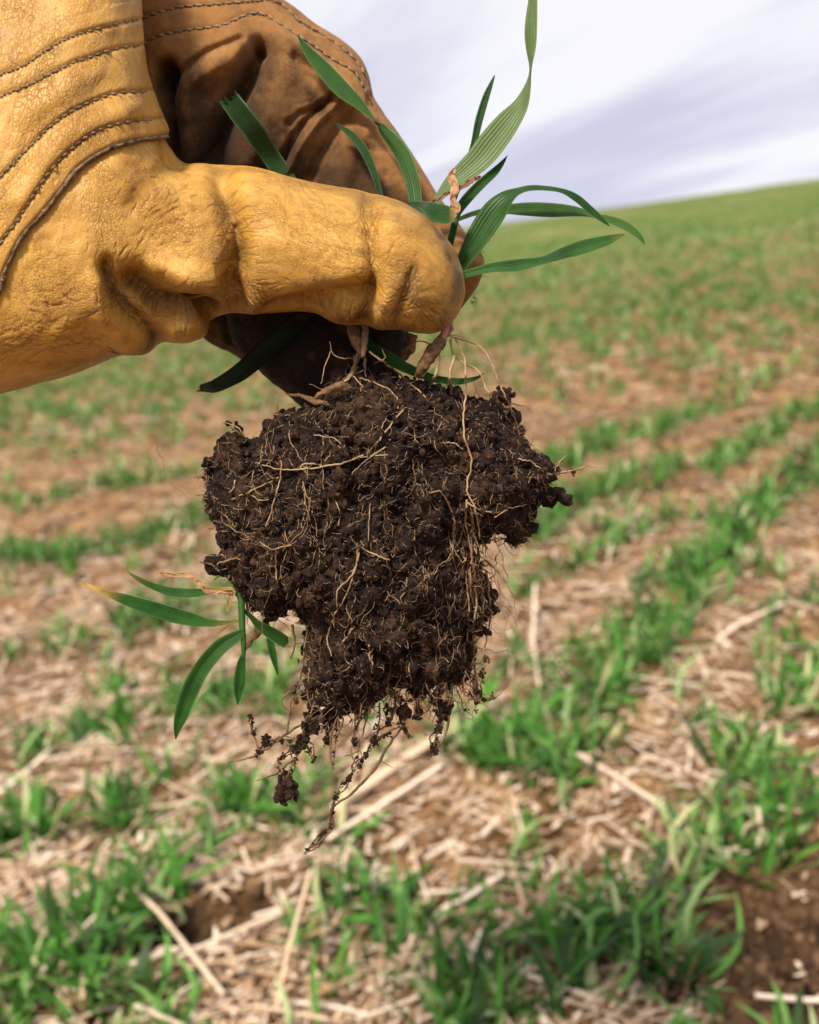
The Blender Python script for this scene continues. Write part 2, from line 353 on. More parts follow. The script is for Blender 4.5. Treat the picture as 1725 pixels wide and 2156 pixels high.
def chips(c, d, L, r, tone):
    """short straw chips: straight three-sided slivers"""
    n = len(c); s = np.cross(d, np.array([0, 0, 1.0])); s /= np.linalg.norm(s, axis=1)[:, None]+1e-9; u = np.cross(s, d); V = []
    for t in (-.5, .5):
        for a in (.5, 2.6, 4.7): V.append(c+d*(L*t)[:, None]+(s*math.cos(a)*1.5+u*math.sin(a)*.8)*r[:, None])
    V = np.stack(V, 1).reshape(-1, 3); k = np.arange(n)*6
    F = np.concatenate([np.stack([k+a, k+(a+1) % 3, k+3+(a+1) % 3, k+3+a], -1) for a in range(3)]); return V, F, np.repeat(tone, 6)
def blades(base, az, L, w, lean, tone, seg=4):
    """grass blades as one vectorised strip mesh; base (n,3)"""
    n = len(base); t = np.linspace(0, 1, seg+1)[None, :]
    L = L[:, None]; lean = lean[:, None]
    ang = lean*(.35+.9*t); dh = np.cumsum(np.concatenate([np.zeros((n, 1)), np.sin(ang[:, 1:])*L/seg], 1), 1)
    dz = np.cumsum(np.concatenate([np.zeros((n, 1)), np.cos(ang[:, 1:])*L/seg], 1), 1)
    d = np.stack([np.cos(az), np.sin(az)], -1)[:, None, :]; tw = RNG.normal(0, .6, (n, 1))*(t+.2)
    pz = np.stack([-np.sin(az), np.cos(az)], -1)[:, None, :]
    c = np.concatenate([base[:, None, :2]+d*dh[..., None]+pz*(np.sin(t*3)*.12*L*RNG.normal(0, 1, (n, 1)))[..., None], (base[:, None, 2:3]+dz[..., None])], -1)
    wd = w[:, None]*np.sqrt(np.clip(1-t**2.2, 0, 1))*(.55+.45*np.minimum(1, t*4))*.5
    side = np.concatenate([pz*np.cos(tw)[..., None], np.sin(tw)[..., None]*np.ones((n, 1, 1))], -1)
    Lf = c-side*wd[..., None]; Rt = c+side*wd[..., None]
    V = np.stack([Lf, Rt], 2).reshape(-1, 3)
    k = np.arange(n)[:, None]*(2*(seg+1)); j = np.arange(seg)[None, :]*2
    F = np.stack([k+j, k+j+1, k+j+3, k+j+2], -1).reshape(-1, 4)
    return V, F, np.repeat(tone, 2*(seg+1))
def stalks(c, d, L, r, tone, bend=.06):
    """straw pieces: bent square-section tubes; c centre, d unit direction"""
    n = len(c); up = np.array([0, 0, 1.0]); s = np.cross(d, up); s /= np.linalg.norm(s, axis=1)[:, None]+1e-9; u = np.cross(s, d)
    V = []; b = RNG.normal(0, bend, (n, 1))
    for t in (-.5, -.1, .5):
        p = c+d*(L*t)[:, None]+s*(b*L[:, None]*(t*t*4-.5))
        for a in range(4):
            q = a*math.pi/2+.6
            V.append(p+(s*math.cos(q)*1.25+u*math.sin(q)*.75)*r[:, None])
    V = np.stack(V, 1).reshape(-1, 3); k = np.arange(n)[:, None]*12; F = []
    for q in range(2):
        for a in range(4): F.append(np.stack([k[:, 0]+q*4+a, k[:, 0]+q*4+(a+1) % 4, k[:, 0]+q*4+4+(a+1) % 4, k[:, 0]+q*4+4+a], -1))
    F.append(np.stack([k[:, 0]+3, k[:, 0]+2, k[:, 0]+1, k[:, 0]], -1)); F.append(np.stack([k[:, 0]+8, k[:, 0]+9, k[:, 0]+10, k[:, 0]+11], -1))
    return V, np.concatenate(F), np.repeat(tone, 12)
def in_view(x, y, m=.1):
    px = x/np.maximum(y, .01)
    return (px > -.52-m) & (px < .52+m) & (y > .30)
def scatter(n, r0, r1, pw=1.0):
    """points in the wedge the field shows, density falling with distance"""
    u = RNG.random(n); r = r0*(r1/r0)**(u**pw); a = RNG.uniform(-.90, .90, n)
    return r*np.sin(a), r*np.cos(a)
def patch(x, y): return np.clip(.55+.9*fbm(np.stack([x*1.7+5, y*1.7, x*0], -1), 3), .02, 1)

# tuft positions along rows
tx, ty = scatter(75000, .38, 40)
r = np.hypot(tx, ty); pm = cropmask(tx, ty)*np.maximum(patch(tx, ty), np.clip(2.6-r, 0, .8))
pm = np.maximum(pm, np.clip((r-2.2)/4, 0, .42))
pm = np.maximum(pm, np.where(r < 3, .045, 0)*patch(tx+3, ty)); keep = RNG.random(len(tx)) < pm*.97
tx, ty, r = tx[keep], ty[keep], r[keep]
keep = ((((tx+.159)/.07)**2+((ty-.575-.25*(tx+.159))/.045)**2) > 1) & (((tx-hx)/.06)**2+((ty-hy)/.08)**2 > 1); tx, ty, r = tx[keep], ty[keep], r[keep]
# thin out the near ones (log density is highest there)
keep = RNG.random(len(tx)) < np.clip((r/2.2)**1.35, .045, 1)
tx, ty, r = tx[keep], ty[keep], r[keep]
nearm = (r < 1.25) & in_view(tx, ty)
# named tufts the photograph shows clearly (ground position x, y, size)
TUFT_G = 'tufts of young wheat along the crop rows'
tuft_meshes = []
def tuft_arrays(n, scale=1.0, seg=4):
    base = np.zeros((n, 3)); base[:, :2] = RNG.normal(0, .006*scale, (n, 2)); base[:, 2] = -.003
    return blades(base, RNG.uniform(0, 6.28, n), RNG.uniform(.026, .068, n)*scale, RNG.uniform(.0036, .0068, n)*scale**.5,
                  RNG.uniform(.25, 1.35, n), np.clip(RNG.normal(.46, .27, n), 0, 1), seg)
blade_meshes = []
for k in range(14):
    V, F, t = blades(np.zeros((1, 3)), np.zeros(1), np.array([random.uniform(.030, .070)]), np.array([random.uniform(.004, .0072)]),
                     np.array([random.uniform(.25, 1.3)]), np.array([min(1, max(0, random.gauss(.46, .27)))]), 6)
    blade_meshes.append(mesh_from('leaf', V, F, M['crop'], {'tone': t}))
def big_tuft(x, y, n, sc, label, group=None):
    z = float(ground_z(x, y)); t = thing('wheat_tuft', label, 'wheat tuft', (x, y, z-.004), group)
    for k in range(n):
        o = link('leaf', random.choice(blade_meshes), t, (random.gauss(0, .007)*sc, random.gauss(0, .007)*sc, 0))
        o.rotation_euler = (0, 0, random.uniform(0, 6.28)); o.scale = (sc,)*3
    return t
named = [
 ((1180, 1590), 12, 1.15, 'green wheat tuft right below the hanging soil clump, on the row edge'),
 ((1500, 1180), 18, 1.3, 'dark green wheat tuft alone in pale straw to the right of the soil clump'),
 ((1560, 1640), 22, 1.35, 'tall bright green wheat tuft at the right, largest in the row'),
 ((1330, 1940), 20, 1.3, 'spreading green wheat tuft low in the field below the bent straws'),
 ((1640, 1840), 14, 1.1, 'green wheat tuft at the right edge beside dark bare soil'),
 ((1210, 2110), 14, 1.2, 'wheat tuft at the bottom edge with pale curled blades'),
 ((130, 2060), 20, 1.3, 'thick green wheat tuft in the bottom left corner'),
 ((270, 2125), 14, 1.1, 'green wheat tuft at the bottom edge just left of the dark furrow hole'),
 ((860, 1920), 12, 1.1, 'lone wheat tuft in straw straight below the soil clump'),
 ((620, 1720), 11, 1.0, 'low wheat tuft under the small dangling clod'),
 ((120, 1560), 12, 1.1, 'wheat tuft at the left edge above the long straws'),
 ((90, 1770), 12, 1.1, 'wheat tuft at the left edge between pale straw stretches')]
for (p, n, sc, lab) in named:
    x, y = gpix(*p); big_tuft(x, y, n, sc, lab)
ix = np.where(nearm)[0]; ix = ix[np.argsort(r[ix])]
print('near tufts', len(ix))
ind = ix[:230]; LBL = 'ordinary tuft of narrow green wheat blades, one of many lining the near rows'
for q, i in enumerate(ind[:45]): big_tuft(tx[i], ty[i], random.randint(7, 13), random.uniform(.85, 1.15), LBL, TUFT_G)
for k in range(10):
    V, F, t = tuft_arrays(random.randint(8, 14)); tuft_meshes.append(mesh_from('wheat_tuft', V, F, M['crop'], {'tone': t}))
for i in ind[45:]:
    o = link('wheat_tuft', random.choice(tuft_meshes), None, (tx[i], ty[i], float(ground_z(tx[i], ty[i]))-.003))
    o.rotation_euler = (0, 0, random.uniform(0, 6.28)); o.scale = (random.uniform(.75, 1.25),)*3
    o['label'] = LBL; o['category'] = 'wheat tuft'; o['group'] = TUFT_G
rest = np.ones(len(tx), bool); rest[ind] = False
A = Acc(); 
bx, by = tx[rest], ty[rest]; br = r[rest]
for lo, hi, nb, seg, wsc in ((0, 2.2, 10, 3, 1.0), (2.2, 6, 8, 2, 1.3), (6, 15, 6, 2, 2.4), (15, 60, 5, 1, 4.5)):
    m = (br >= lo) & (br < hi); n = m.sum()
    if not n: continue
    X = np.repeat(bx[m], nb); Y = np.repeat(by[m], nb); R = np.repeat(br[m], nb)
    X = X+RNG.normal(0, .007, len(X))*wsc; Y = Y+RNG.normal(0, .007, len(X))*wsc
    base = np.stack([X, Y, ground_z(X, Y)-.003], -1)
    V, F, t = blades(base, RNG.uniform(0, 6.28, len(X)), RNG.uniform(.024, .064, len(X))*(1+.12*(wsc-1)), RNG.uniform(.0036, .0066, len(X))*wsc,
                     RNG.uniform(.25, 1.35, len(X)), np.clip(RNG.normal(.46, .26, len(X))+.1*(wsc > 2), 0, 1), seg)
    A.add(V, F, tone=t); print(' cover', lo, n, len(F))
V, F, At = A.get(); o = link('wheat_crop', mesh_from('wheat_crop', V, F, M['crop'], At)); o['kind'] = 'stuff'
o['label'] = 'rows of young green wheat covering the hillside'; o['category'] = 'crop'

# straw
def straw_dir(x, y, n, spread=.9):
    q = rowcoord(x, y); e = .01
    a = np.arctan2(-(rowcoord(x+e, y)-q), (rowcoord(x, y+e)-q))+RNG.normal(0, spread, n)+np.where(RNG.random(n) < .5, math.pi, 0)
    el = RNG.normal(0, .10, n); el = np.where((RNG.random(n) < .03) & (np.hypot(x, y) < 2), RNG.uniform(.4, 1.3, n), el)
    return np.stack([np.cos(a)*np.cos(el), np.sin(a)*np.cos(el), np.sin(el)], -1), el
A = Acc()
for cnt, r0, r1, ls, rs in ((37000, .38, 3.4, 1, 1), (27000, .38, 2.0, .42, .7), (16000, 2.5, 14, 1.5, 1.5)):
    sx, sy = scatter(cnt, r0, r1, .8); m = RNG.random(cnt) < (1-.8*cropmask(sx, sy))*np.clip(.45+1.1*patch(sx+7, sy), 0, 1)
    m &= ~(((sx/np.maximum(sy, .1)) > .40) & (sy < .66) & (RNG.random(cnt) < .7))
    m &= ~((((sx+.159)/.055)**2+((sy-.590-.25*(sx+.159))/.026)**2) < 1)
    m &= ~((((sx-hx)/.075)**2+((sy-hy)/.09)**2 < 1) & (RNG.random(cnt) < .8))
    sx, sy = sx[m], sy[m]; n = len(sx); D, el = straw_dir(sx, sy, n)
    L = np.where(RNG.random(n) < .8, RNG.uniform(.006, .022, n), RNG.uniform(.025, .085, n))*ls
    R = RNG.uniform(.0005, .0017, n)*rs
    z = ground_z(sx, sy)+R+np.abs(np.sin(el))*L*.5+RNG.uniform(0, .008, n)
    C_s = np.stack([sx, sy, z], -1); T_s = np.clip(RNG.normal(.55, .32, n), 0, 1); lg = (L > .024*ls) & (ls >= 1)
    V, F, t = stalks(C_s[lg], D[lg], L[lg], R[lg], T_s[lg]); A.add(V, F, tone=t)
    V, F, t = chips(C_s[~lg], D[~lg], L[~lg], R[~lg], T_s[~lg]); A.add(V, F, tone=t)
V, F, At = A.get(); o = link('straw_litter', mesh_from('straw_litter', V, F, M['straw'], At, smooth=False)); o['kind'] = 'stuff'
o['label'] = 'chopped pale straw littering the bare strips between rows'; o['category'] = 'straw'
print('straw tris', len(F[0])*2)
smesh = []
for k in range(10):
    V, F, t = stalks(np.zeros((1, 3)), np.array([[1.0, 0, 0]]), np.array([1.0]), np.array([.022]), np.array([random.uniform(.35, 1)]), .08)
    smesh.append(mesh_from('straw_stalk', V, F, M['straw'], {'tone': t}, smooth=False))
sx, sy = scatter(1200, .40, 1.5, .9); m = RNG.random(1200) < (1-.7*cropmask(sx, sy)); m &= ((((sx+.159)/.06)**2+((sy-.590-.25*(sx+.159))/.03)**2) > 1) & (((sx-hx)/.07)**2+((sy-hy)/.09)**2 > 1); sx, sy = sx[m][:240], sy[m][:240]
D, el = straw_dir(sx, sy, len(sx), .7)
for i in range(len(sx)):
    L = random.uniform(.035, .095); o = link('straw_stalk', random.choice(smesh), None, (sx[i], sy[i], float(ground_z(sx[i], sy[i]))+.004+abs(D[i, 2])*L*.5))
    o.rotation_euler = Vector(D[i]).to_track_quat('X', 'Z').to_euler(); th = random.uniform(.5, 1.15)*.0014/.022; o.scale = (L, th, th)
    o['label'] = 'loose pale straw stalk lying on the soil between the near rows'; o['category'] = 'straw'; o['group'] = 'loose straw stalks on the ground'
def hero_straw(a, b, rad, lift, label, tone=.8):
    (x0, y0), (x1, y1) = gpix(*a), gpix(*b)
    p0 = np.array([x0, y0, float(ground_z(x0, y0))+rad+lift[0]+.007]); p1 = np.array([x1, y1, float(ground_z(x1, y1))+rad+lift[1]+.007])
    d = p1-p0; L = np.linalg.norm(d); c = (p0+p1)/2
    V, F, t = stalks(np.zeros((1, 3)), (d/L)[None], np.array([L]), np.array([rad]), np.array([tone]), .03)
    o = link('straw_stalk', mesh_from('straw_stalk', V, F, M['straw'], {'tone': t}, smooth=False), None, c); o['label'] = label; o['category'] = 'straw'
hero_straw((700, 1765), (1050, 1500), .0052, (.012, .012), 'long thick pale straw running diagonally up under the hanging roots', .62)
hero_straw((690, 1800), (930, 1660), .0024, (.004, .006), 'shorter straw lying beside the long thick diagonal one', .9)
hero_straw((1215, 1640), (1400, 1730), .0022, (.012, .006), 'pinkish straw sloping down right in the bare patch right of the roots', .8)
hero_straw((255, 1900), (480, 2156), .0018, (.02, .01), 'thin grey straw slanting across the dark furrow hole', .7)
hero_straw((930, 1930), (1060, 1860), .0020, (.008, .008), 'cream straw in the lower middle pointing up right', 1.0)
hero_straw((975, 2070), (1010, 1960), .0026, (.004, .004), 'short fat cream straw near the bottom middle', 1.0)
hero_straw((1130, 1450), (1120, 1290), .0016, (.0, .03), 'upright pale stubble stalk just right of the soil clump', .9)
hero_straw((0, 1690), (120, 1600), .0026, (.004, .006), 'pale straw entering at the left edge', .95)
hero_straw((1500, 1380), (1640, 1310), .0022, (.005, .01), 'pale straw lying between two rows at the right', .9)

# soil crumbs lying about
def ico():
    t = (1+5**.5)/2; V = np.array([(-1, t, 0), (1, t, 0), (-1, -t, 0), (1, -t, 0), (0, -1, t), (0, 1, t), (0, -1, -t), (0, 1, -t), (t, 0, -1), (t, 0, 1), (-t, 0, -1), (-t, 0, 1)], float)
    F = np.array([(0, 11, 5), (0, 5, 1), (0, 1, 7), (0, 7, 10), (0, 10, 11), (1, 5, 9), (5, 11, 4), (11, 10, 2), (10, 7, 6), (7, 1, 8), (3, 9, 4), (3, 4, 2), (3, 2, 6), (3, 6, 8), (3, 8, 9), (4, 9, 5), (2, 4, 11), (6, 2, 10), (8, 6, 7), (9, 8, 1)])
    return V/np.linalg.norm(V[0]), F
IV, IF = ico()
def crumbs(c, r, tone):
    n = len(c); V = IV[None]*(r[:, None, None])*RNG.uniform(.6, 1.3, (n, 12, 1))*RNG.uniform(.7, 1.3, (n, 1, 3))+c[:, None, :]
    F = (IF[None]+np.arange(n)[:, None, None]*12).reshape(-1, 3); return V.reshape(-1, 3), F, np.repeat(tone, 12)
sx, sy = scatter(9000, .38, 3.2, .8); n = len(sx); R = np.exp(RNG.normal(-5.9, .5, n)); R = np.minimum(R, .011)
km = (((sx-hx)/.08)**2+((sy-hy)/.10)**2 > 1); sx, sy, R = sx[km], sy[km], R[km]; n = len(sx)
V, F, t = crumbs(np.stack([sx, sy, ground_z(sx, sy)+R*.3], -1), R, RNG.random(n)**2)
M['crumb'] = simple('field_crumb', (.10, .048, .024), (.27, .15, .08), 60, .95, .8, .002, attr=(.40, .26, .16))
o = link('soil_crumbs', mesh_from('soil_crumbs', V, F, M['crumb'], {'tone': t})); o['kind'] = 'stuff'
o['label'] = 'loose brown soil crumbs scattered over the field'; o['category'] = 'soil'
n = 1500; a_ = RNG.uniform(0, 6.28, n); q_ = np.sqrt(RNG.random(n)); sx, sy = hx+np.cos(a_)*q_*.10, hy+np.sin(a_)*q_*.13; R = np.minimum(np.exp(RNG.normal(-6.0, .5, n)), .010)
sx[:160] = -.159+RNG.uniform(-.07, .07, 160); sy[:160] = .59+RNG.normal(0, .012, 160)+.25*(sx[:160]+.159)
V, F, t = crumbs(np.stack([sx, sy, ground_z(sx, sy)+R*.3], -1), R, RNG.random(n)**1.5)
M['wetcrumb'] = simple('damp_crumb', (.025, .011, .006), (.08, .040, .020), 60, .9, .8, .002, attr=(.17, .095, .05))
o = link('damp_soil_crumbs', mesh_from('damp_soil_crumbs', V, F, M['wetcrumb'], {'tone': t})); o['kind'] = 'stuff'
o['label'] = 'dark damp soil crumbs in the bare patch at the bottom right'; o['category'] = 'soil'
# small round-leaved weeds
def weed(p, label, n=7, sc=1.0):
    x, y = gpix(*p); z = float(ground_z(x, y)); t = thing('weed', label, 'weed', (x, y, z))
    for k in range(n):
        a = k*2.4+random.random(); L = random.uniform(.008, .016)*sc; d = np.array([math.cos(a), math.sin(a), random.uniform(.1, .5)]); s = np.array([-d[1], d[0], 0])
        V = [d*L*.1]; m = 10
        for q in range(m):
            b = 2*math.pi*q/m; V.append(d*L*(.65+.42*math.cos(b))+s*L*.40*math.sin(b)+np.array([0, 0, .0012*math.cos(2*b)+.012*sc]))
        F = [(0, 1+q, 1+(q+1) % m) for q in range(m)]
        part('leaf', np.array(V), np.array(F), M['weed'], t, (0, 0, 0), {'tone': np.full(m+1, random.random())})
    V, F, tt = stalks(np.array([[0, 0, .006]])*sc, np.array([[0.05, .05, .99]]), np.array([.013*sc]), np.array([.0009]), np.array([0.]))
    part('stem', V, F, M['weed'], t, (0, 0, 0), {'tone': tt})
weed((1505, 1830), 'pale round-leaved weed at the right among the wheat blades', 9, .7)
weed((1490, 2020), 'yellowish round-leaved weed near the bottom right', 8, .8)
weed((355, 1830), 'tiny pale weed in the straw left of centre', 6, .6)
weed((600, 1960), 'small pale weed just right of the dark furrow hole', 5, .6)

# ================================================================ GLOVE
HX0, HY0, HW, HH = -160, -160, 1260, 1120
def blank(): return np.zeros((HH, HW), np.float32)
YY, XX = np.mgrid[HY0:HY0+HH, HX0:HX0+HW]
def brush(R, poly, sig, depth):
    P = np.asarray(poly, float); x0, x1 = P[:, 0].min()-3*sig, P[:, 0].max()+3*sig; y0, y1 = P[:, 1].min()-3*sig, P[:, 1].max()+3*sig
    i0, i1 = max(0, int(y0-HY0)), min(HH, int(y1-HY0)); j0, j1 = max(0, int(x0-HX0)), min(HW, int(x1-HX0))
    if i1 <= i0 or j1 <= j0: return
    C = catmull(P, max(2, len(P)*4)) if len(P) > 2 else P
    d = seg_dist(XX[i0:i1, j0:j1], YY[i0:i1, j0:j1], C); R[i0:i1, j0:j1] += depth*np.exp(-(d/sig)**2)
def stroke(R, P, sig, depth):
    """fine crease, keeps the deepest value; tapered ends"""
    P = np.asarray(P); n = len(P); K = int(3*sig)+1
    oy, ox = np.mgrid[-K:K+1, -K:K+1]; ox = ox.ravel(); oy = oy.ravel()
    tp = np.sin(np.linspace(.12, math.pi-.12, n))**.6
    ix = np.round(P[:, 0]-HX0).astype(int)[:, None]+ox; iy = np.round(P[:, 1]-HY0).astype(int)[:, None]+oy
    fx = ix+HX0-P[:, 0:1]; fy = iy+HY0-P[:, 1:2]; v = depth*tp[:, None]*np.exp(-(fx*fx+fy*fy)/(sig*sig))
    m = (ix >= 0) & (ix < HW) & (iy >= 0) & (iy < HH)
    np.maximum.at(R, (iy[m], ix[m]), v[m].astype(np.float32))
def crease_family(R, spine, n, length, spread, sig=(1.1, 2.2), dep=(.35, 1), along=True, bend=.5):
    C = catmull(spine, 60)
    for k in range(n):
        i = random.randint(2, 57); p = C[i]; t = C[min(59, i+2)]-C[max(0, i-2)]; a = math.atan2(t[1], t[0])
        if not along: a += math.pi/2
        off = random.gauss(0, spread); nx, ny = -math.sin(a), math.cos(a)
        if not along: nx, ny = math.cos(a), math.sin(a)
        q = p+np.array([nx, ny])*off; a += random.gauss(0, .25)+(.35*off/max(spread, 1) if along else 0)*random.choice((-1, 1))
        L = random.uniform(.4, 1)*length; m = int(L)+3; s = np.linspace(-.5, .5, m); cu = random.gauss(0, bend)
        aa = a+cu*s+.25*np.sin(s*random.uniform(6, 14)+random.random()*6); st = L/m
        X = np.cumsum(np.cos(aa))*st; Y = np.cumsum(np.sin(aa))*st; X -= X[m//2]; Y -= Y[m//2]
        stroke(R, np.stack([q[0]+X, q[1]+Y], -1), random.uniform(*sig), random.uniform(*dep)*math.exp(-abs(off)/(2.4*spread)))
def samp(R, px, py):
    x = np.clip(px-HX0, 0, HW-2.001); y = np.clip(py-HY0, 0, HH-2.001); i = x.astype(int); j = y.astype(int); f = x-i; g = y-j
    return (R[j, i]*(1-f)+R[j, i+1]*f)*(1-g)+(R[j+1, i]*(1-f)+R[j+1, i+1]*f)*g
def loft(st, nu, nf, nb, dens=None):
    """st rows: Ux Uy Lx Ly Zc Zr n ; returns grid (nu, nf+nb, 3) and arc coordinates"""
    D = catmull(st, 4000); D[:, 5] = np.maximum(D[:, 5], 0)
    mid = (D[:, :2]+D[:, 2:4])/2; s = np.concatenate([[0], np.cumsum(np.hypot(np.hypot(*np.diff(mid, axis=0).T), .6*np.hypot(*np.diff(D[:, :2], axis=0).T)))])
    w = s if dens is None else np.concatenate([[0], np.cumsum(np.diff(s)*dens(mid[1:, 0]))])
    t = np.interp(np.linspace(0, w[-1], nu), w, np.arange(4000)); D = np.stack([np.interp(t, np.arange(4000), D[:, k]) for k in range(D.shape[1])], 1)
    su = np.interp(t, np.arange(4000), s)
    th = np.concatenate([np.linspace(0, math.pi, nf, endpoint=False), np.linspace(math.pi, 2*math.pi, nb, endpoint=False)])
    n = D[:, 6:7]; c = np.cos(th)[None]; sn = np.sin(th)[None]
    C = np.sign(c)*np.abs(c)**(2/n); Sg = np.sign(sn)*np.abs(sn)**(2/n)
    ce = (D[:, None, :2]+D[:, None, 2:4])/2; hv = (D[:, None, :2]-D[:, None, 2:4])/2
    P = ce+hv*C[..., None]; Z = D[:, 4:5]+D[:, 5:6]*Sg
    G = np.concatenate([P, Z[..., None]], -1)
    r = np.hypot(np.linalg.norm(hv, axis=-1), D[:, 5:6])*.8
    return G, su, th, r
def normals(G):
    du = np.gradient(G, axis=0); dv = np.roll(G, -1, 1)-np.roll(G, 1, 1); n = np.cross(du, dv)
    n /= np.linalg.norm(n, axis=-1, keepdims=True)+1e-9; return n
def orient(G):
    n = normals(G); c = G.mean(1, keepdims=True); s = np.sign(((G-c)*n).sum(-1).mean()); return n*s
def lcoord(su, th, r, G):
    """leather coordinates in millimetres"""
    return np.stack([np.broadcast_to(su[:, None], G.shape[:2])*.1, th[None]*np.full((G.shape[0], 1), 1.0)*np.mean(r)*.1, np.zeros(G.shape[:2])], -1)

body_st = np.array([
 (-1100, -200, -1100, 940, -60, 330, 2.3), (-900, -250, -900, 960, -60, 330, 2.3), (-500, -350, -600, 980, -60, 320, 2.3), (0, -400, -330, 925, -60, 310, 2.4), (250, -260, -150, 868, -60, 300, 2.4),
 (285, -40, 0, 830, -60, 285, 2.5), (294, 70, 110, 800, -55, 270, 2.5), (303, 150, 203, 768, -50, 250, 2.4), (325, 218, 250, 750, -45, 232, 2.3),
 (345, 265, 305, 741, -40, 215, 2.2), (362, 312, 350, 721, -35, 200, 2.2), (390, 341, 400, 719, -30, 185, 2.1), (430, 344, 434, 703, -25, 172, 2.1),
 (455, 344, 450, 676, -20, 163, 2.05), (490, 346, 482, 663, -18, 158, 2.05), (540, 353, 540, 665, -14, 156, 2.05), (610, 374, 610, 660, -10, 150, 2.05),
 (680, 388, 662, 662, -6, 146, 2.05), (740, 397, 715, 683, -2, 146, 2.1), (790, 407, 780, 690, 0, 146, 2.1), (845, 427, 835, 694, 0, 142, 2.1),
 (892, 455, 880, 700, 0, 130, 2.1), (930, 489, 913, 701, 0, 110, 2.1), (956, 526, 938, 692, 0, 88, 2.1), (971, 562, 957, 673, 0, 62, 2.05), (978, 592, 970, 650, 0, 36, 2), (980, 618, 979, 624, 0, 2, 2)], float)
G, su, th, rr_ = loft(body_st, 640, 350, 50, lambda x: np.where(x < -330, .12, np.where(x < 60, .7, 1.25)))
form = blank(); cre = blank(); dirt_shade = blank()
# large folds
brush(form, [(468, 372), (488, 450), (500, 540), (488, 600), (505, 655)], 25, -38)
brush(form, [(498, 470), (500, 560)], 8, -12)
brush(form, [(400, 430), (420, 520), (410, 600)], 60, 16)
brush(form, [(585, 450), (620, 520), (640, 580)], 65, 18)
brush(form, [(226, 560), (238, 610), (262, 652), (300, 690), (332, 716)], 18, -24)
brush(form, [(200, 600), (215, 660), (260, 715), (310, 738)], 26, 16)
brush(form, [(290, 600), (350, 650), (410, 655), (436, 650)], 38, -54)
brush(form, [(395, 636), (425, 652), (455, 668)], 9, -34)
brush(form, [(340, 560), (400, 585), (450, 600)], 26, 16)
brush(form, [(370, 705), (420, 695)], 20, 14)
brush(form, [(455, 625), (490, 640), (540, 645)], 20, 14)
brush(form, [(776, 425), (783, 520), (786, 600), (765, 690)], 18, -20)
brush(form, [(560, 670), (640, 640), (720, 625), (770, 618)], 26, -34)
brush(form, [(868, 572), (850, 628), (828, 672)], 12, -7)
brush(form, [(700, 470), (720, 560)], 50, 12)
brush(form, [(840, 480), (890, 560)], 55, 10)
brush(form, [(800, 640), (800, 690)], 22, 10)
brush(form, [(360, 345), (330, 380), (280, 430)], 25, -8)
brush(form, [(250, 360), (300, 400)], 40, 8)
brush(form, [(350, 300), (358, 325), (385, 345)], 12, -16)
for k in range(240):   # gentle puckers
    x, y = random.uniform(-60, 960), random.uniform(300, 820); a = random.uniform(0, 6.28); L = random.uniform(12, 40)
    brush(form, [(x, y), (x+L*math.cos(a), y+L*math.sin(a))], random.uniform(6, 16), random.gauss(0, .7))
# fine creases
A_ = [(470, 395), (488, 450), (498, 533), (488, 600), (508, 655)]
crease_family(cre, A_, 90, 70, 17); crease_family(cre, A_, 60, 90, 34, (1.1, 1.8), (.25, .7), False)
crease_family(cre, [(500, 560), (520, 620), (560, 650)], 40, 70, 22, (1.1, 2), (.3, .8))
B_ = [(775, 432), (783, 520), (784, 610), (762, 686)]
crease_family(cre, B_, 80, 95, 16, (1.1, 2.0), (.3, .9)); crease_family(cre, [(750, 470), (790, 620), (830, 690)], 50, 60, 38, (1, 1.6), (.2, .55), bend=1)
crease_family(cre, [(620, 400), (680, 470), (740, 540)], 70, 90, 34, (1.0, 1.6), (.15, .45))
D_ = [(870, 572), (850, 628), (826, 672)]
crease_family(cre, D_, 45, 50, 10, (1.1, 2.2), (.4, 1)); crease_family(cre, [(830, 600), (880, 680), (930, 640)], 50, 45, 26, (1, 1.6), (.2, .6), False)
C_ = [(226, 565), (238, 612), (264, 652), (325, 711)]
crease_family(cre, C_, 70, 60, 12, (1.2, 2.4), (.4, 1)); crease_family(cre, [(300, 590), (350, 640), (420, 660)], 90, 55, 30, (1.1, 2), (.3, .8), False)
crease_family(cre, [(230, 480), (240, 560), (250, 600)], 50, 60, 30, (1, 1.8), (.2, .6))
crease_family(cre, [(60, 640), (180, 640), (300, 480), (420, 420)], 260, 42, 75, (1, 1.7), (.15, .55), bend=1)
crease_family(cre, [(0, 720), (120, 720), (260, 740)], 140, 50, 34, (1, 1.7), (.2, .6), bend=.8)
crease_family(cre, [(560, 420), (700, 560), (900, 560)], 200, 30, 70, (1, 1.5), (.12, .4), bend=1)
crease_family(cre, [(560, 640), (680, 650), (760, 660)], 60, 55, 14, (1, 1.8), (.3, .7), False)
for P, s_, d_ in ((A_, 20, .25), (B_, 12, .16), (D_, 17, .26), (C_, 13, .35), ([(290, 610), (350, 655), (435, 660)], 32, .55), ([(-100, 862), (60, 826), (200, 782), (330, 732)], 20, .85),
                  ([(840, 560), (880, 640), (930, 680)], 26, .22), ([(930, 500), (965, 600), (930, 690)], 13, .35), ([(600, 385), (760, 405), (880, 450), (930, 500)], 8, .30), ([(560, 660), (700, 675), (860, 700)], 13, .45), ([(430, 345), (560, 362)], 6, .25), ([(905, 470), (955, 540), (965, 600)], 34, .16), ([(740, 410), (860, 440)], 26, .12)):
    brush(dirt_shade, P, s_, d_)  # grime in the creases; shading of the hollow and belly painted in too
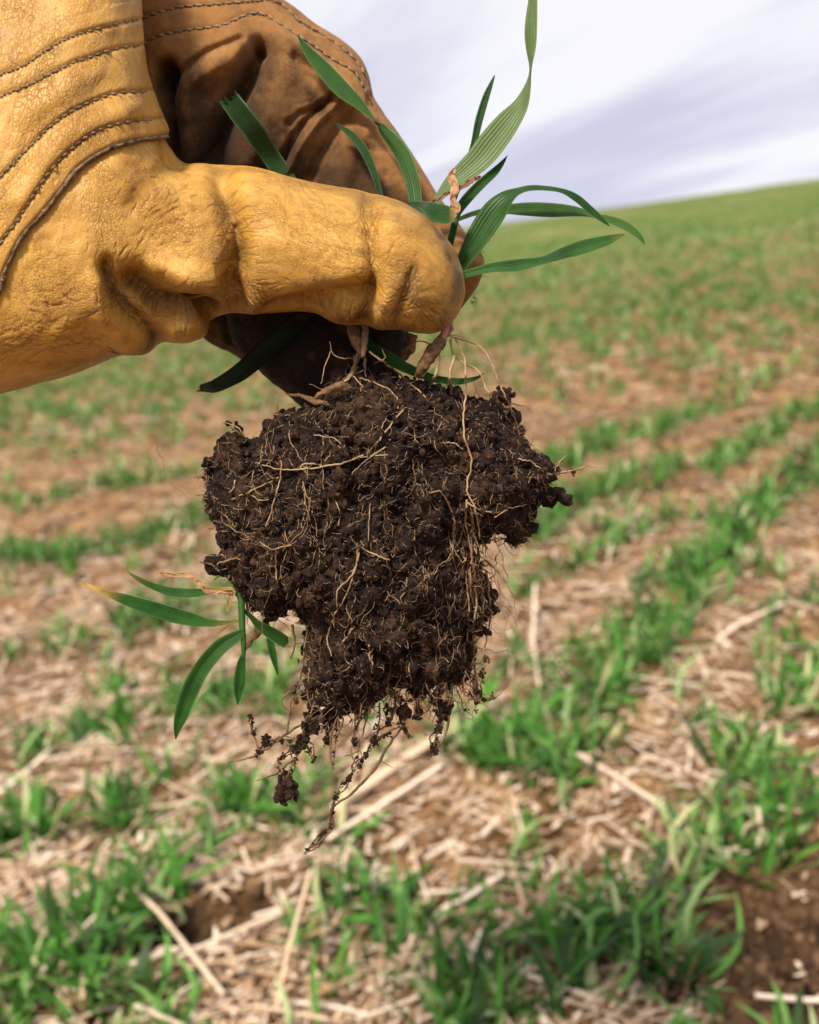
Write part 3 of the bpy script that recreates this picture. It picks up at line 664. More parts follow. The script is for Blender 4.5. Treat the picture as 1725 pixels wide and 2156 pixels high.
# stitched overlay panel
edge = [(-160, 900), (-60, 720), (0, 610), (10, 569), (46, 498), (91, 447), (127, 401), (168, 351), (224, 315), (264, 300), (305, 292), (353, 286)]
topedge = [(-160, 190), (0, 119), (51, 86), (137, 41), (218, 15), (300, -8)]
panel_poly = edge+[(420, 280), (420, -420), (-1200, -420), (-1200, 900)]
stl = {'p1': [(-60, 185), (0, 157), (51, 137), (102, 102), (152, 76), (203, 61), (254, 48), (297, 40)],
       'p2': [(-60, 232), (0, 203), (61, 178), (102, 157), (152, 132), (183, 122), (244, 102), (298, 95)],
       'p3': [(-60, 450), (0, 373), (20, 351), (66, 305), (102, 269), (142, 239), (193, 213), (244, 196), (312, 192)],
       'p4': [(-50, 600), (0, 513), (30, 472), (66, 417), (97, 371), (137, 325), (188, 284), (234, 264), (284, 254), (338, 252)]}
for P in stl.values(): brush(form, P, 5, -4.0); brush(dirt_shade, P, 4, .30)
for P, d_ in (([(60, 240), (200, 150)], 5), ([(40, 420), (140, 290), (280, 225)], 6), ([(150, 30), (250, 60)], 3)): brush(form, P, 22, d_)
crease_family(cre, [(40, 330), (120, 230), (240, 150)], 90, 50, 60, (1.1, 2.2), (.08, .28), bend=.9)
crease_family(cre, [(0, 30), (100, 20), (200, -10)], 70, 24, 30, (1.1, 2.0), (.1, .35), bend=1)
px, py = G[..., 0], G[..., 1]; front = np.zeros(G.shape[:2], bool); front[:, :350] = True
nrm = orient(G); fw = np.clip(nrm[..., 2]*2.2+.35, 0, 1)
low = 2.6*fbm(G/60.0, 2)+.5*fbm(G/14.0+7, 2)
fo = samp(form, px, py)*fw; ce_ = samp(cre, px, py)*fw
inp = inside(px, py, panel_poly) & (nrm[..., 2] > -.75)
dE = seg_dist(px, py, catmull(edge, 60)); rag = 1.6*vnoise(G/5.0)
inp &= True
aboveTop = inside(px, py, topedge+[(420, -420), (-1200, -420), (-1200, 300)]) & inp
base_soft = np.where(inp, 9.0+(-4.5 if False else 0), 0.0)
roll = np.where(inp, -5.0*np.exp(-(dE/7.0)**2), -3.0*np.exp(-(dE/16.0)**2))
disp = low*np.where(inp, .5, 1)+fo-5.5*ce_*np.where(inp, .6, 1)+base_soft+roll-np.where(aboveTop, 5.0, 0)
disp *= np.clip((np.arange(G.shape[0])[::-1]/22.0), .15, 1)[:, None]
G = G+nrm*disp[..., None]
crv = np.clip(ce_*1.3-.08, 0, 1); dv = np.clip(samp(dirt_shade, px, py)*fw+np.where(nrm[..., 2] < -.1, .25, 0)+.10*fbm(G/60.0, 3)+.30*np.clip(fbm(G/38.0+21, 4)-.55, 0, 1)+.22*np.clip((px-820)/140, 0, 1)*np.clip(fbm(G/16.0+2, 3)+.4, 0, 1), 0, 1)
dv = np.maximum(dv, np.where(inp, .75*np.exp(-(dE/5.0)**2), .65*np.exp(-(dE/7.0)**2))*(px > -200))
dTop = seg_dist(px, py, catmull(topedge, 40)); dv = np.maximum(dv, .45*np.exp(-(dTop/2.5)**2))
LC = lcoord(su, th, rr_, G)
W = world_pts(G).reshape(-1, 3); FC = grid_faces(G.shape[0], G.shape[1], True)
fin = inp.ravel()[FC].all(1)
glove_base = world_pts(np.array([-900, 360, -60.0]))
glove = thing('work_glove', 'golden tan leather work glove pinching wheat seedlings between thumb and finger', 'glove', glove_base)
att = {'co': LC.reshape(-1, 3), 'crease': crv.ravel(), 'dirt_shade': dv.ravel()}
def submesh(W, F, att):
    u, inv = np.unique(F.ravel(), return_inverse=True); return W[u], inv.reshape(F.shape), {k: a[u] for k, a in att.items()}
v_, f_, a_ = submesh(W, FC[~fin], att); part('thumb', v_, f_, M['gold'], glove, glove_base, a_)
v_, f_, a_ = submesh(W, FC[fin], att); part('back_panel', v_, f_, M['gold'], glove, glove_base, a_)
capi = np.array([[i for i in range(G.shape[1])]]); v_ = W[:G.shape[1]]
part('cuff_opening', v_, capi, M['suede'], glove, glove_base, {'co': np.zeros((len(v_), 3)), 'crease': np.zeros(len(v_)), 'dirt_shade': np.ones(len(v_))})
# front height of a lofted surface, for things that lie on it
class HMap:
    def __init__(s, G, c=4):
        s.c = c; s.h = np.full((1200//c+2, 1400//c+2), -1e6); P = G.reshape(-1, 3)
        i = ((P[:, 1]+200)/c).astype(int); j = ((P[:, 0]+250)/c).astype(int); m = (i >= 0) & (j >= 0) & (i < s.h.shape[0]) & (j < s.h.shape[1])
        np.maximum.at(s.h, (i[m], j[m]), P[m, 2])
        for _ in range(4):
            p = np.pad(s.h, 1, constant_values=-1e6); nb = np.stack([p[:-2, 1:-1], p[2:, 1:-1], p[1:-1, :-2], p[1:-1, 2:]]).max(0); s.h = np.where(s.h < -1e5, nb, s.h)
    def __call__(s, x, y):
        i = np.clip(((np.asarray(y)+200)/s.c).astype(int), 0, s.h.shape[0]-1); j = np.clip(((np.asarray(x)+250)/s.c).astype(int), 0, s.h.shape[1]-1); return s.h[i, j]
HB = HMap(G)
def tube(P, R, ns=6, n=None, wob=0, seed=0):
    P = np.asarray(P, float); n = n or max(4, len(P)*6); C = catmull(P, n); R = np.interp(np.linspace(0, 1, n), np.linspace(0, 1, len(np.atleast_1d(R))), np.atleast_1d(R)) if np.ndim(R) else np.full(n, R)
    if wob: C = C+wob*np.stack([vnoise(C/14.0+seed), vnoise(C/14.0+seed+31), vnoise(C/14.0+seed+57)], -1)+.4*wob*np.stack([vnoise(C/5.0+seed), vnoise(C/5.0+seed+31), vnoise(C/5.0+seed+57)], -1)
    T = np.gradient(C, axis=0); T /= np.linalg.norm(T, axis=1)[:, None]+1e-9
    a = np.cross(T, np.array([.13, .21, .97])); a /= np.linalg.norm(a, axis=1)[:, None]+1e-9; b = np.cross(T, a)
    q = np.arange(ns)*2*math.pi/ns
    V = C[:, None]+(a[:, None]*np.cos(q)[None, :, None]+b[:, None]*np.sin(q)[None, :, None])*R[:, None, None]
    return V.reshape(-1, 3), grid_faces(n, ns, True), C
def stitches(line, H, rad=2.1, pitch=19, ln=12.5, zoff=1.0, amp=1.0):
    A = Acc(); C = catmull(line, 400); s = np.concatenate([[0], np.cumsum(np.hypot(*np.diff(C[:, :2], axis=0).T))]); d = 3.0
    while d < s[-1]-pitch:
        q = [np.array([np.interp(d+t*ln, s, C[:, 0]), np.interp(d+t*ln, s, C[:, 1])]) for t in (0, .5, 1)]
        tn = (q[2]-q[0])/ln; nn = np.array([-tn[1], tn[0]])
        p = [q[0]-nn*1.6, q[1], q[2]+nn*1.6]; z = [float(H(a[0], a[1])) for a in p]; z = [min(max(v, np.median(z)-6), np.median(z)+6) for v in z]
        V, F, _ = tube([(p[0][0], p[0][1], z[0]-rad*.6), (p[1][0], p[1][1], z[1]+zoff+rad*.5), (p[2][0], p[2][1], z[2]-rad*.6)], [rad*.7, rad*1.1, rad*1.0, rad*.6], 6, 7)
        A.add(world_pts(V), F, tone=np.full(len(V), random.random()*.45))
        c = q[2]+tn*2.8; z0 = float(np.median(z))    # needle hole
        V, F, _ = tube([(c[0]-tn[0]*2, c[1]-tn[1]*2, z0+.2), (c[0], c[1], z0+.9), (c[0]+tn[0]*2, c[1]+tn[1]*2, z0+.2)], 1.9, 5, 4)
        A.add(world_pts(V), F, tone=np.ones(len(V))); d += pitch+random.uniform(-1.5, 1.5)
    return A
for nm, P in stl.items():
    V, F, At = stitches(P, HB).get(); part('stitching', V, F, M['thread'], glove, glove_base, At, stuff=True)
# rough cut edge of the panel: a cord of frayed leather, plus fibres
ec = catmull(edge[2:], 160); ez = HB(ec[:, 0], ec[:, 1]); ez = np.convolve(np.pad(ez, 6, 'edge'), np.ones(13)/13, 'valid')
P = np.column_stack([ec, ez-1.0]); V, F, _ = tube(P, 4.4, 8, 420); V = V+2.2*np.stack([vnoise(V/4.5), vnoise(V/4.5+9), vnoise(V/4.5+20)], -1)
n = len(V); part('cut_edge', world_pts(V), F, M['cut'], glove, glove_base, {'co': V*.1, 'crease': np.zeros(n), 'dirt_shade': np.clip(.35+.5*vnoise(V/9.0), 0, .9)})

# --- index finger curled behind the thumb
ind_st = np.array([
 (150, -170, 180, 300, -330, 60, 2.2), (230, -150, 240, 330, -310, 100, 2.2), (300, -120, 300, 350, -290, 130, 2.2), (380, -80, 350, 380, -280, 140, 2.2), (470, -50, 430, 400, -270, 145, 2.2), (560, -22, 490, 410, -265, 150, 2.2),
 (612, 8, 540, 420, -260, 150, 2.2), (665, 48, 580, 440, -255, 150, 2.1), (720, 84, 610, 455, -250, 145, 2.1), (758, 120, 640, 470, -245, 142, 2.1), (778, 163, 660, 490, -240, 138, 2.1), (786, 203, 680, 510, -235, 134, 2.1),
 (815, 247, 700, 530, -230, 128, 2.1), (856, 302, 730, 560, -222, 120, 2.1), (897, 369, 770, 600, -212, 112, 2.1), (936, 430, 815, 640, -200, 104, 2.1), (975, 482, 860, 665, -190, 96, 2.1),
 (1000, 512, 905, 672, -182, 86, 2.1), (1015, 535, 940, 668, -176, 72, 2.1), (1020, 556, 968, 652, -172, 54, 2.1), (1016, 578, 990, 625, -170, 32, 2), (1008, 598, 1004, 606, -170, 2, 2)], float)
G2, su2, th2, r2 = loft(ind_st, 340, 240, 30)
form = blank(); cre = blank(); dirt_shade = blank()
brush(form, [(548, 100), (520, 160), (480, 240), (445, 340)], 20, -95)
brush(form, [(352, 150), (345, 220), (365, 340)], 20, -110)
brush(form, [(505, 84), (440, 110), (385, 150), (362, 190)], 9, -26)
brush(form, [(510, 110), (430, 150), (395, 200), (400, 320)], 34, 46)
brush(form, [(600, 120), (570, 220), (530, 330)], 40, 26)
brush(form, [(700, 205), (650, 250), (610, 310), (585, 380)], 9, -26)
brush(form, [(712, 214), (664, 262), (622, 325), (600, 380)], 11, 22)
brush(form, [(735, 250), (690, 300), (650, 380)], 15, -24)
brush(form, [(620, 120), (650, 135), (690, 145)], 9, -12)
brush(form, [(560, 105), (600, 120), (660, 165)], 12, -14)
brush(form, [(770, 260), (740, 330), (720, 400)], 25, 16)
brush(form, [(690, 225), (640, 235), (610, 260)], 7, -12)
crease_family(cre, [(700, 205), (650, 250), (600, 350)], 60, 70, 22, (1.3, 2.4), (.3, .9))
crease_family(cre, [(590, 110), (630, 150), (690, 170)], 60, 60, 24, (1.3, 2.4), (.2, .7))
crease_family(cre, [(760, 240), (780, 330), (830, 400)], 50, 40, 26, (1.2, 2), (.2, .5), False)
crease_family(cre, [(430, 120), (400, 220), (420, 320)], 50, 60, 24, (1.3, 2.4), (.2, .6))
for P, s_, d_ in (([(560, 120), (520, 200), (470, 330)], 44, .62), ([(370, 200), (400, 330)], 40, .45), ([(440, 200), (470, 340)], 60, .4), ([(560, 240), (540, 360)], 46, .5), ([(590, 330), (700, 380), (830, 430)], 32, .5), ([(352, 180), (365, 340)], 24, 1.0), ([(420, 150), (440, 300)], 40, .45), ([(620, 190), (600, 300), (560, 380)], 56, .5),
                  ([(690, 330), (760, 400), (830, 440)], 46, .6), ([(640, 110), (610, 90)], 22, .4), ([(740, 290), (790, 390)], 20, .5), ([(660, 200), (690, 250)], 16, .35), ([(990, 620), (960, 670)], 18, .4), ([(540, 400), (760, 460)], 40, 1.0)):
    brush(dirt_shade, P, s_, d_)  # stains, plus the shade of the finger cavities painted into the colour
inner = [(295, 97), (330, 76), (386, 64), (432, 58), (472, 51), (528, 28), (564, 33), (615, 66), (660, 95), (701, 124), (747, 152), (772, 195), (788, 232), (830, 300), (866, 356), (900, 408)]
outer = [(295, 38), (335, 25), (386, 13), (457, 8), (530, 2), (584, 3), (635, 46), (681, 72), (735, 112), (762, 145), (776, 180)]
for P in (inner, outer): brush(form, P, 6, -5)
px, py = G2[..., 0], G2[..., 1]; nrm = orient(G2); fw = np.clip(nrm[..., 2]*2.2+.35, 0, 1)
disp = 5*fbm(G2/50.0+3, 3)*fw+samp(form, px, py)*fw-4*samp(cre, px, py)*fw
disp *= np.clip(np.arange(G2.shape[0])[::-1]/18.0, .1, 1)[:, None]
G2 = G2+nrm*disp[..., None]
dv = np.clip(1.15*samp(dirt_shade, px, py)+.30*fbm(G2/26.0+5, 4)-.02, 0, 1)*.80
H2 = HMap(G2); LC = lcoord(su2, th2, r2, G2)
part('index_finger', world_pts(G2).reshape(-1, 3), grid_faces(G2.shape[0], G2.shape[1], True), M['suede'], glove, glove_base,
     {'co': LC.reshape(-1, 3), 'crease': np.clip(samp(cre, px, py), 0, 1).ravel(), 'dirt_shade': dv.ravel()})
for P in (inner[:-3], outer):
    V, F, At = stitches(P, H2, 2.5, 20, 14).get(); part('stitching', V, F, M['thread'], glove, glove_base, At, stuff=True)

# --- lower fingers curled behind the plants
def finger(name, st, nu, seed, stain_shade):
    G, su, th, r = loft(np.array(st, float), nu, 90, 60); n = orient(G); G = G+n*(4*fbm(G/40.0+seed, 3))[..., None]
    k = G.shape[0]*G.shape[1]
    part(name, world_pts(G).reshape(-1, 3), grid_faces(G.shape[0], G.shape[1], True), M['suede'], glove, glove_base,
         {'co': lcoord(su, th, r, G).reshape(-1, 3), 'crease': np.zeros(k), 'dirt_shade': np.clip(stain_shade+.2*fbm(G/30.0, 3), 0, 1).ravel()})  # staining and shade of the lower fingers painted as one dark coat
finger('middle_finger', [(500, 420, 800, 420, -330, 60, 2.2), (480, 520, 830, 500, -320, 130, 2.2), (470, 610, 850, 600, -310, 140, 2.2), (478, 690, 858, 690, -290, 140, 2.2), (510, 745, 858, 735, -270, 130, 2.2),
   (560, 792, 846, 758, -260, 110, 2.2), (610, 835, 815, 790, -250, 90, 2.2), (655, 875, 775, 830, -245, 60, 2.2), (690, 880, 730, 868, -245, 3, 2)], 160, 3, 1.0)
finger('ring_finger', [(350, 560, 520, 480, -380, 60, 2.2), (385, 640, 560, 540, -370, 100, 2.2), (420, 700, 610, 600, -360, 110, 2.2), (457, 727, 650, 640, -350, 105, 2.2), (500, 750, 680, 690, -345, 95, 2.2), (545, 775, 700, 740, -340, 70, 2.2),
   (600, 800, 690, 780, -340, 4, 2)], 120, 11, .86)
# loose leather fibres at the fingertip and along the panel edge
A = Acc()
for k in range(60):
    if k < 26: x, y, z = random.uniform(985, 1016), random.uniform(500, 640), -150; x = 1018-abs(y-550)*.30; a = random.uniform(-.7, 1.5); L = random.uniform(6, 22)
    else: i = random.randint(0, 159); x, y, z = ec[i, 0], ec[i, 1], ez[i]+2; a = random.uniform(0, 6.28); L = random.uniform(4, 11)
    p = np.array([x, y, z]); d = np.array([math.cos(a), math.sin(a), random.uniform(-.3, .5)])
    V, F, _ = tube([p, p+d*L*.5+(0, 1, 0), p+d*L+(0, random.uniform(-3, 5), 0)], [.8, .6, .3], 4, 6); A.add(world_pts(V), F, tone=np.full(len(V), random.random()*.5))
V, F, At = A.get(); part('loose_fibres', V, F, M['thread'], glove, glove_base, At, stuff=True)

# ================================================================ ROOT BALL
ball = [(700, 795), (760, 772), (830, 790), (880, 812), (950, 820), (985, 835), (1025, 850), (1040, 825), (1062, 850), (1075, 882), (1108, 920), (1130, 955), (1158, 972), (1185, 990), (1168, 1008), (1145, 1030), (1165, 1050), (1135, 1063), (1118, 1075),
        (1126, 1110), (1116, 1136), (1085, 1150), (1050, 1138), (1018, 1155), (1024, 1200), (1030, 1290), (1006, 1340), (1002, 1400), (985, 1440), (940, 1448), (900, 1450), (880, 1490), (850, 1440), (800, 1470), (770, 1505), (735, 1490), (704, 1538), (684, 1530),
        (665, 1490), (640, 1440), (648, 1400), (640, 1370), (648, 1330), (620, 1296), (570, 1308), (530, 1288), (492, 1232), (466, 1180), (462, 1140), (442, 1090), (427, 1050), (434, 1010), (424, 1000), (444, 968), (480, 930), (492, 905), (530, 938), (555, 912), (572, 882), (600, 868), (640, 868), (672, 840)]
VS = 4.2; bx0, by0, bz0 = 395, 740, -330; nx, ny, nz_ = int(830/VS), int(835/VS), int(470/VS)
xs = bx0+np.arange(nx)*VS; ys = by0+np.arange(ny)*VS; zs = bz0+np.arange(nz_)*VS
PX2, PY2 = np.meshgrid(xs, ys, indexing='ij'); d2 = seg_dist(PX2, PY2, ball, True); ins = inside(PX2, PY2, ball); sdist = np.where(ins, -d2, d2)
Dn = np.clip(-sdist/190.0, 0, 1); T = 205*np.sqrt(1-(1-Dn)**2)*np.clip(1.15-(PY2-1250)/700.0, .55, 1)
Zc = -95+10*np.sin(PX2/90.0)
F3 = np.maximum(np.abs(zs[None, None]-Zc[..., None])-T[..., None], sdist[..., None]).astype(np.float32)
g3 = np.stack(np.meshgrid(xs, ys, zs, indexing='ij'), -1).astype(np.float32)
nzv = (32*vnoise(g3/75.0)+22*vnoise(g3/36.0+5)+12*vnoise(g3/17.0+9)).astype(np.float32)
F3 = F3+(70*np.clip(.16-np.abs(vnoise(g3/np.array([52., 64., 60.])+71)), 0, 1)+150*np.clip(.07-np.abs(vnoise(g3/29.0+91)), 0, 1)).astype(np.float32)*2.3
lowf = np.clip((g3[..., 1]-1240)/170, 0, 1); hole = vnoise(g3/np.array([17., 26., 17.])+40)
F3 = F3+15-9*np.clip((g3[..., 1]-1300)/120, 0, 1)-nzv+lowf*np.clip(hole*95+30, -8, 80)
# crumbs of all sizes stamped on and around the surface
surf = np.argwhere(np.abs(F3) < 7); ncr = 9000; sel = surf[RNG.integers(0, len(surf), ncr)]
rad = np.exp(RNG.normal(1.9, .42, ncr)); rad = np.clip(rad, 3.5, 22)*np.where(RNG.random(ncr) < .04, 1.7, 1)
for (i, j, k), rr in zip(sel, rad):
    c = np.array([i, j, k])+RNG.uniform(-.7, .7, 3); q = int(rr/VS)+2
    a0, a1, b0, b1, c0, c1 = max(0, i-q), min(nx, i+q+1), max(0, j-q), min(ny, j+q+1), max(0, k-q), min(nz_, k+q+1)
    X, Y, Z = np.ogrid[a0:a1, b0:b1, c0:c1]; dd = (np.sqrt((X-c[0])**2+(Y-c[1])**2+((Z-c[2]))**2)*VS-rr)
    sub = F3[a0:a1, b0:b1, c0:c1]; h = np.clip(.5+.5*(sub-dd)/2.5, 0, 1); sub[...] = sub*(1-h)+dd*h-2.5*h*(1-h)
F3 = F3+4.5*vnoise(g3/9.0+3)+4.0*np.abs(vnoise(g3/14.0+13))+2.6*vnoise(g3/5.2+23)-2.0
F3[0] = F3[-1] = 9; F3[:, 0] = F3[:, -1] = 9; F3[:, :, 0] = F3[:, :, -1] = 9
def surface_nets(F):
    I = F < 0; s = tuple(n-1 for n in F.shape)
    cnt = np.zeros(s, np.int8); corners = [(a, b, c) for a in (0, 1) for b in (0, 1) for c in (0, 1)]
    sl = lambda o: tuple(slice(q, q+n) for q, n in zip(o, s))
    for o in corners: cnt += I[sl(o)]
    cells = np.argwhere((cnt > 0) & (cnt < 8)); idx = np.full(s, -1, np.int64); idx[tuple(cells.T)] = np.arange(len(cells))
    acc = np.zeros((len(cells), 3)); num = np.zeros(len(cells))
    for o in corners:
        for ax_ in range(3):
            if o[ax_]: continue
            o2 = list(o); o2[ax_] = 1; a = F[tuple((cells+o).T)]; b = F[tuple((cells+o2).T)]; m = (a < 0) != (b < 0)
            t = np.where(m, a/np.where(m, a-b, 1), 0); p = np.array(o, float)[None]+np.eye(3)[ax_][None]*t[:, None]
            acc += np.where(m[:, None], p, 0); num += m
    V = cells+acc/num[:, None]; Q = []
    for ax_ in range(3):
        b_, c_ = [q for q in range(3) if q != ax_]
        lo = [slice(None)]*3; hi = [slice(None)]*3; lo[ax_] = slice(0, -1); hi[ax_] = slice(1, None)
        A0, A1 = I[tuple(lo)], I[tuple(hi)]; e = np.argwhere(A0 != A1)
        e = e[(e[:, b_] > 0) & (e[:, c_] > 0) & (e[:, b_] < F.shape[b_]-1) & (e[:, c_] < F.shape[c_]-1)]
        fl = A0[tuple(e.T)]; q = []
        for db, dc in ((0, 0), (1, 0), (1, 1), (0, 1)):
            f = e.copy(); f[:, b_] -= db; f[:, c_] -= dc; q.append(idx[tuple(f.T)])
        q = np.stack(q, -1); flip = fl if ax_ != 1 else ~fl; q[flip] = q[flip][:, ::-1]; Q.append(q)
    return V, np.concatenate(Q)
V, Q = surface_nets(F3); V = V*VS+np.array([bx0, by0, bz0])
print('soil verts', len(V), 'quads', len(Q))
inmask = F3 < 0; top = np.where(inmask.any(2), zs[nz_-1-np.argmax(inmask[:, :, ::-1], axis=2)], -1e4)
def BZ(x, y, smooth=0):
    i = np.clip(((np.asarray(x)-bx0)/VS).round().astype(int), 0, nx-1); j = np.clip(((np.asarray(y)-by0)/VS).round().astype(int), 0, ny-1); return top[i, j]
sb = world_pts(np.array([760, 800, -95.0]))
soil = thing('root_ball', 'crumbly dark brown soil clump laced with pale roots hanging below the glove', 'root ball', sb)
tone = np.clip(.45*fbm(V/60.0, 3)+.06+.35*vnoise(V/9.0), 0, 1)
part('soil_clump', world_pts(V), Q, M['soil'], soil, sb, {'tone': tone})
# small dangling clods
A = Acc(); 
def clod(c, r, n):
    P = np.array(c)+RNG.normal(0, 1, (n, 3))*np.array([r*.42, r*.5, r*.42]); V, F, t = crumbs(P, RNG.uniform(.25, .55, n)*r, RNG.random(n)*.4); return V, F, t
for c, r, n in (((603, 1660, -60), 22, 90), ((930, 1500, -60), 13, 60), ((925, 1535, -60), 9, 40), ((915, 1580, -60), 9, 30), ((1002, 1462, -60), 12, 40), ((640, 1560, -60), 14, 50), ((618, 1575, -60), 9, 30), ((560, 1560, -60), 11, 30),
                ((545, 1585, -60), 8, 20), ((790, 1560, -60), 9, 30), ((770, 1590, -60), 7, 20), ((735, 1640, -60), 7, 25), ((705, 1680, -60), 6, 20), ((850, 1500, -60), 14, 50), ((1207, 993, -90), 7, 20), ((455, 1190, -90), 9, 20), ((1060, 835, -60), 17, 60),
                ((662, 1530, -60), 15, 50), ((688, 1560, -60), 9, 30), ((820, 1520, -60), 8, 25), ((535, 1545, -60), 6, 15), ((1015, 1420, -60), 8, 20), ((1022, 1330, -60), 9, 20), ((880, 1510, -60), 9, 30), ((940, 1490, -60), 12, 40)):
    V, F, t = clod(c, r, n); A.add(world_pts(V), F, tone=t)
# fine roots that the dangling clods hang on
HANG = Acc()
for c, q in (((603, 1650), (625, 1590)), ((625, 1590), (640, 1540)), ((640, 1560), (655, 1500)), ((560, 1560), (618, 1560)), ((545, 1585), (560, 1560)), ((535, 1545), (528, 1510)), ((790, 1560), (800, 1480)), ((770, 1590), (790, 1555)), ((735, 1640), (770, 1590)), ((705, 1680), (735, 1640)),
             ((930, 1500), (925, 1450)), ((925, 1535), (930, 1500)), ((915, 1580), (925, 1535)), ((1002, 1462), (1000, 1420)), ((688, 1560), (690, 1520)), ((820, 1520), (815, 1480)), ((880, 1510), (880, 1470)), ((940, 1490), (950, 1440)), ((705, 1680), (695, 1740)), ((695, 1740), (640, 1798)),
             ((760, 1620), (745, 1560)), ((745, 1560), (760, 1490)), ((585, 1600), (618, 1575)), ((603, 1660), (585, 1600)), ((700, 1620), (712, 1500)), ((850, 1530), (830, 1480)), ((660, 1600), (640, 1560)), ((790, 1560), (850, 1530)), ((850, 1530), (862, 1550))):
    for rep in range(2):
        m_ = ((c[0]+q[0])/2+random.gauss(0, 6), (c[1]+q[1])/2+random.gauss(0, 6)); V, F, _ = tube([(*c, -60), (*m_, -60+random.gauss(0, 8)), (*q, -60)], [random.uniform(1.2, 2.6), random.uniform(1, 2.2)], 5, 16, 3, random.random()*60)
        HANG.add(world_pts(V), F, tone=np.full(len(V), random.uniform(.6, .95)))
        for t_ in range(4):
            a_ = random.random(); pc = np.array([c[0]*(1-a_)+q[0]*a_, c[1]*(1-a_)+q[1]*a_, -60.0]); V, F, t = clod(pc, random.uniform(3, 7), 6); A.add(world_pts(V), F, tone=t)
V, F, At = HANG.get(); part('hanging_roots', V, F, M['root'], soil, sb, At, stuff=True)
# crumbs clinging to the surface, finer than the clump mesh
m = ins & (top > -900); cand = np.argwhere(m); sel = cand[RNG.integers(0, len(cand), 11000)]
P = np.stack([xs[sel[:, 0]]+RNG.uniform(-3, 3, len(sel)), ys[sel[:, 1]]+RNG.uniform(-3, 3, len(sel)), top[sel[:, 0], sel[:, 1]]], -1)
V, F, t = crumbs(P, np.exp(RNG.normal(1.0, .45, len(P))), np.clip(RNG.normal(.15, .42, len(P)), 0, 1.0)); A.add(world_pts(V), F, tone=t)
V, F, At = A.get(); part('soil_crumbs', V, F, M['soil'], soil, sb, At, smooth=False, stuff=True)

# roots
def z4(P): return [(404+.4298*a, 606+.4298*b) for a, b in P]
def z5(P): return [(135+.586*a, 1146+.586*b) for a, b in P]
def root(P, R, parent=soil, base=sb, lift=5, tone=.0, wob=2.5, zfix=None, name='root', n=None):
    P = catmull(P, max(6, len(P)*5)); z = BZ(P[:, 0], P[:, 1]).astype(float)
    ok = z > -900
    if zfix is None and P[-1, 1] > 1500 and tone > .55: z = np.full(len(P), -60.0); ok[:] = False
    elif zfix is not None: z = np.where(ok, z+lift, zfix)
    if zfix is None and ok.any() or (z < -900).any():
        if ok.any(): z = np.where(ok, z+lift, np.interp(np.arange(len(z)), np.where(ok)[0], z[ok]))
        else: z[:] = -60
    zp = np.pad(z, 2, 'edge'); z = np.maximum((zp[:-4]+zp[1:-3]+zp[2:-2]+zp[3:-1]+zp[4:])/5, np.where(ok, z-3, -1e5))
    C = np.column_stack([P, z]); V, F, _ = tube(C, R, 5, n or len(P)*2, wob, random.random()*50)
    tn = np.clip(tone+.25*vnoise(V/12.0), 0, 1)
    return part(name, world_pts(V), F, M['root'], parent, base, {'tone': tn})
plant_base = world_pts(np.array([940, 690, -60.0]))
wheat = thing('wheat_seedling', 'bunch of uprooted green wheat seedlings pinched in the glove, leaves fanning up and right', 'wheat plant', plant_base)
kw = dict(parent=wheat, base=plant_base)
root(z4([(1290, 250), (1335, 350), (1342, 500), (1332, 700), (1370, 850), (1350, 980), (1392, 1100), (1412, 1230)]), [2.6, 2.2, 2.0, 1.6], zfix=20, lift=11, wob=2.0, **kw)
root(z4([(1270, 240), (1380, 270), (1450, 330), (1510, 480), (1570, 600), (1605, 720)]), [2.2, 1.9, 1.6, 1.2], zfix=-10, **kw)
root(z4([(1270, 250), (1290, 340), (1400, 410), (1455, 510)]), [3.0, 2.4, 2.2], zfix=0, **kw)
root(z4([(1215, 330), (1190, 430), (1160, 505)]), [3.4, 3.0, 2.0], zfix=10, **kw)
root(z4([(1285, 330), (1262, 430), (1272, 530)]), [3.2, 3.6, 2.6], zfix=15, **kw)
root(z4([(1230, 300), (1120, 260), (1050, 300)]), [1.8, 1.4, 1.0], zfix=0, tone=.7, **kw)
root(z4([(1330, 240), (1360, 245), (1300, 235), (1260, 230)]), [1.0, 1.2], zfix=10, **kw)
for P, R in (([(800, 330), (782, 430), (720, 470), (640, 500)], [5, 3, 2]), ([(835, 300), (845, 370), (855, 440)], [5, 3.4, 1.4]), ([(820, 310), (790, 400), (760, 440)], [6, 4, 2]), ([(870, 310), (960, 380), (1060, 460), (1150, 540)], [2.4, 2, 1.5]),
             ([(675, 260), (690, 320), (730, 345), (830, 345)], [1.2, 1.3]), ([(680, 310), (650, 390), (630, 470)], [1.4, 1.0]), ([(820, 440), (930, 480), (1000, 530), (1010, 590)], [1.6, 1.5, 1.2]), ([(850, 400), (800, 420), (740, 450)], [1.4, 1.2]),
             ([(890, 370), (950, 340), (930, 300)], [1.1, .9]), ([(780, 420), (830, 470), (830, 510)], [1.4, 1.0])):
    root(z4(P), R, zfix=10, **kw)
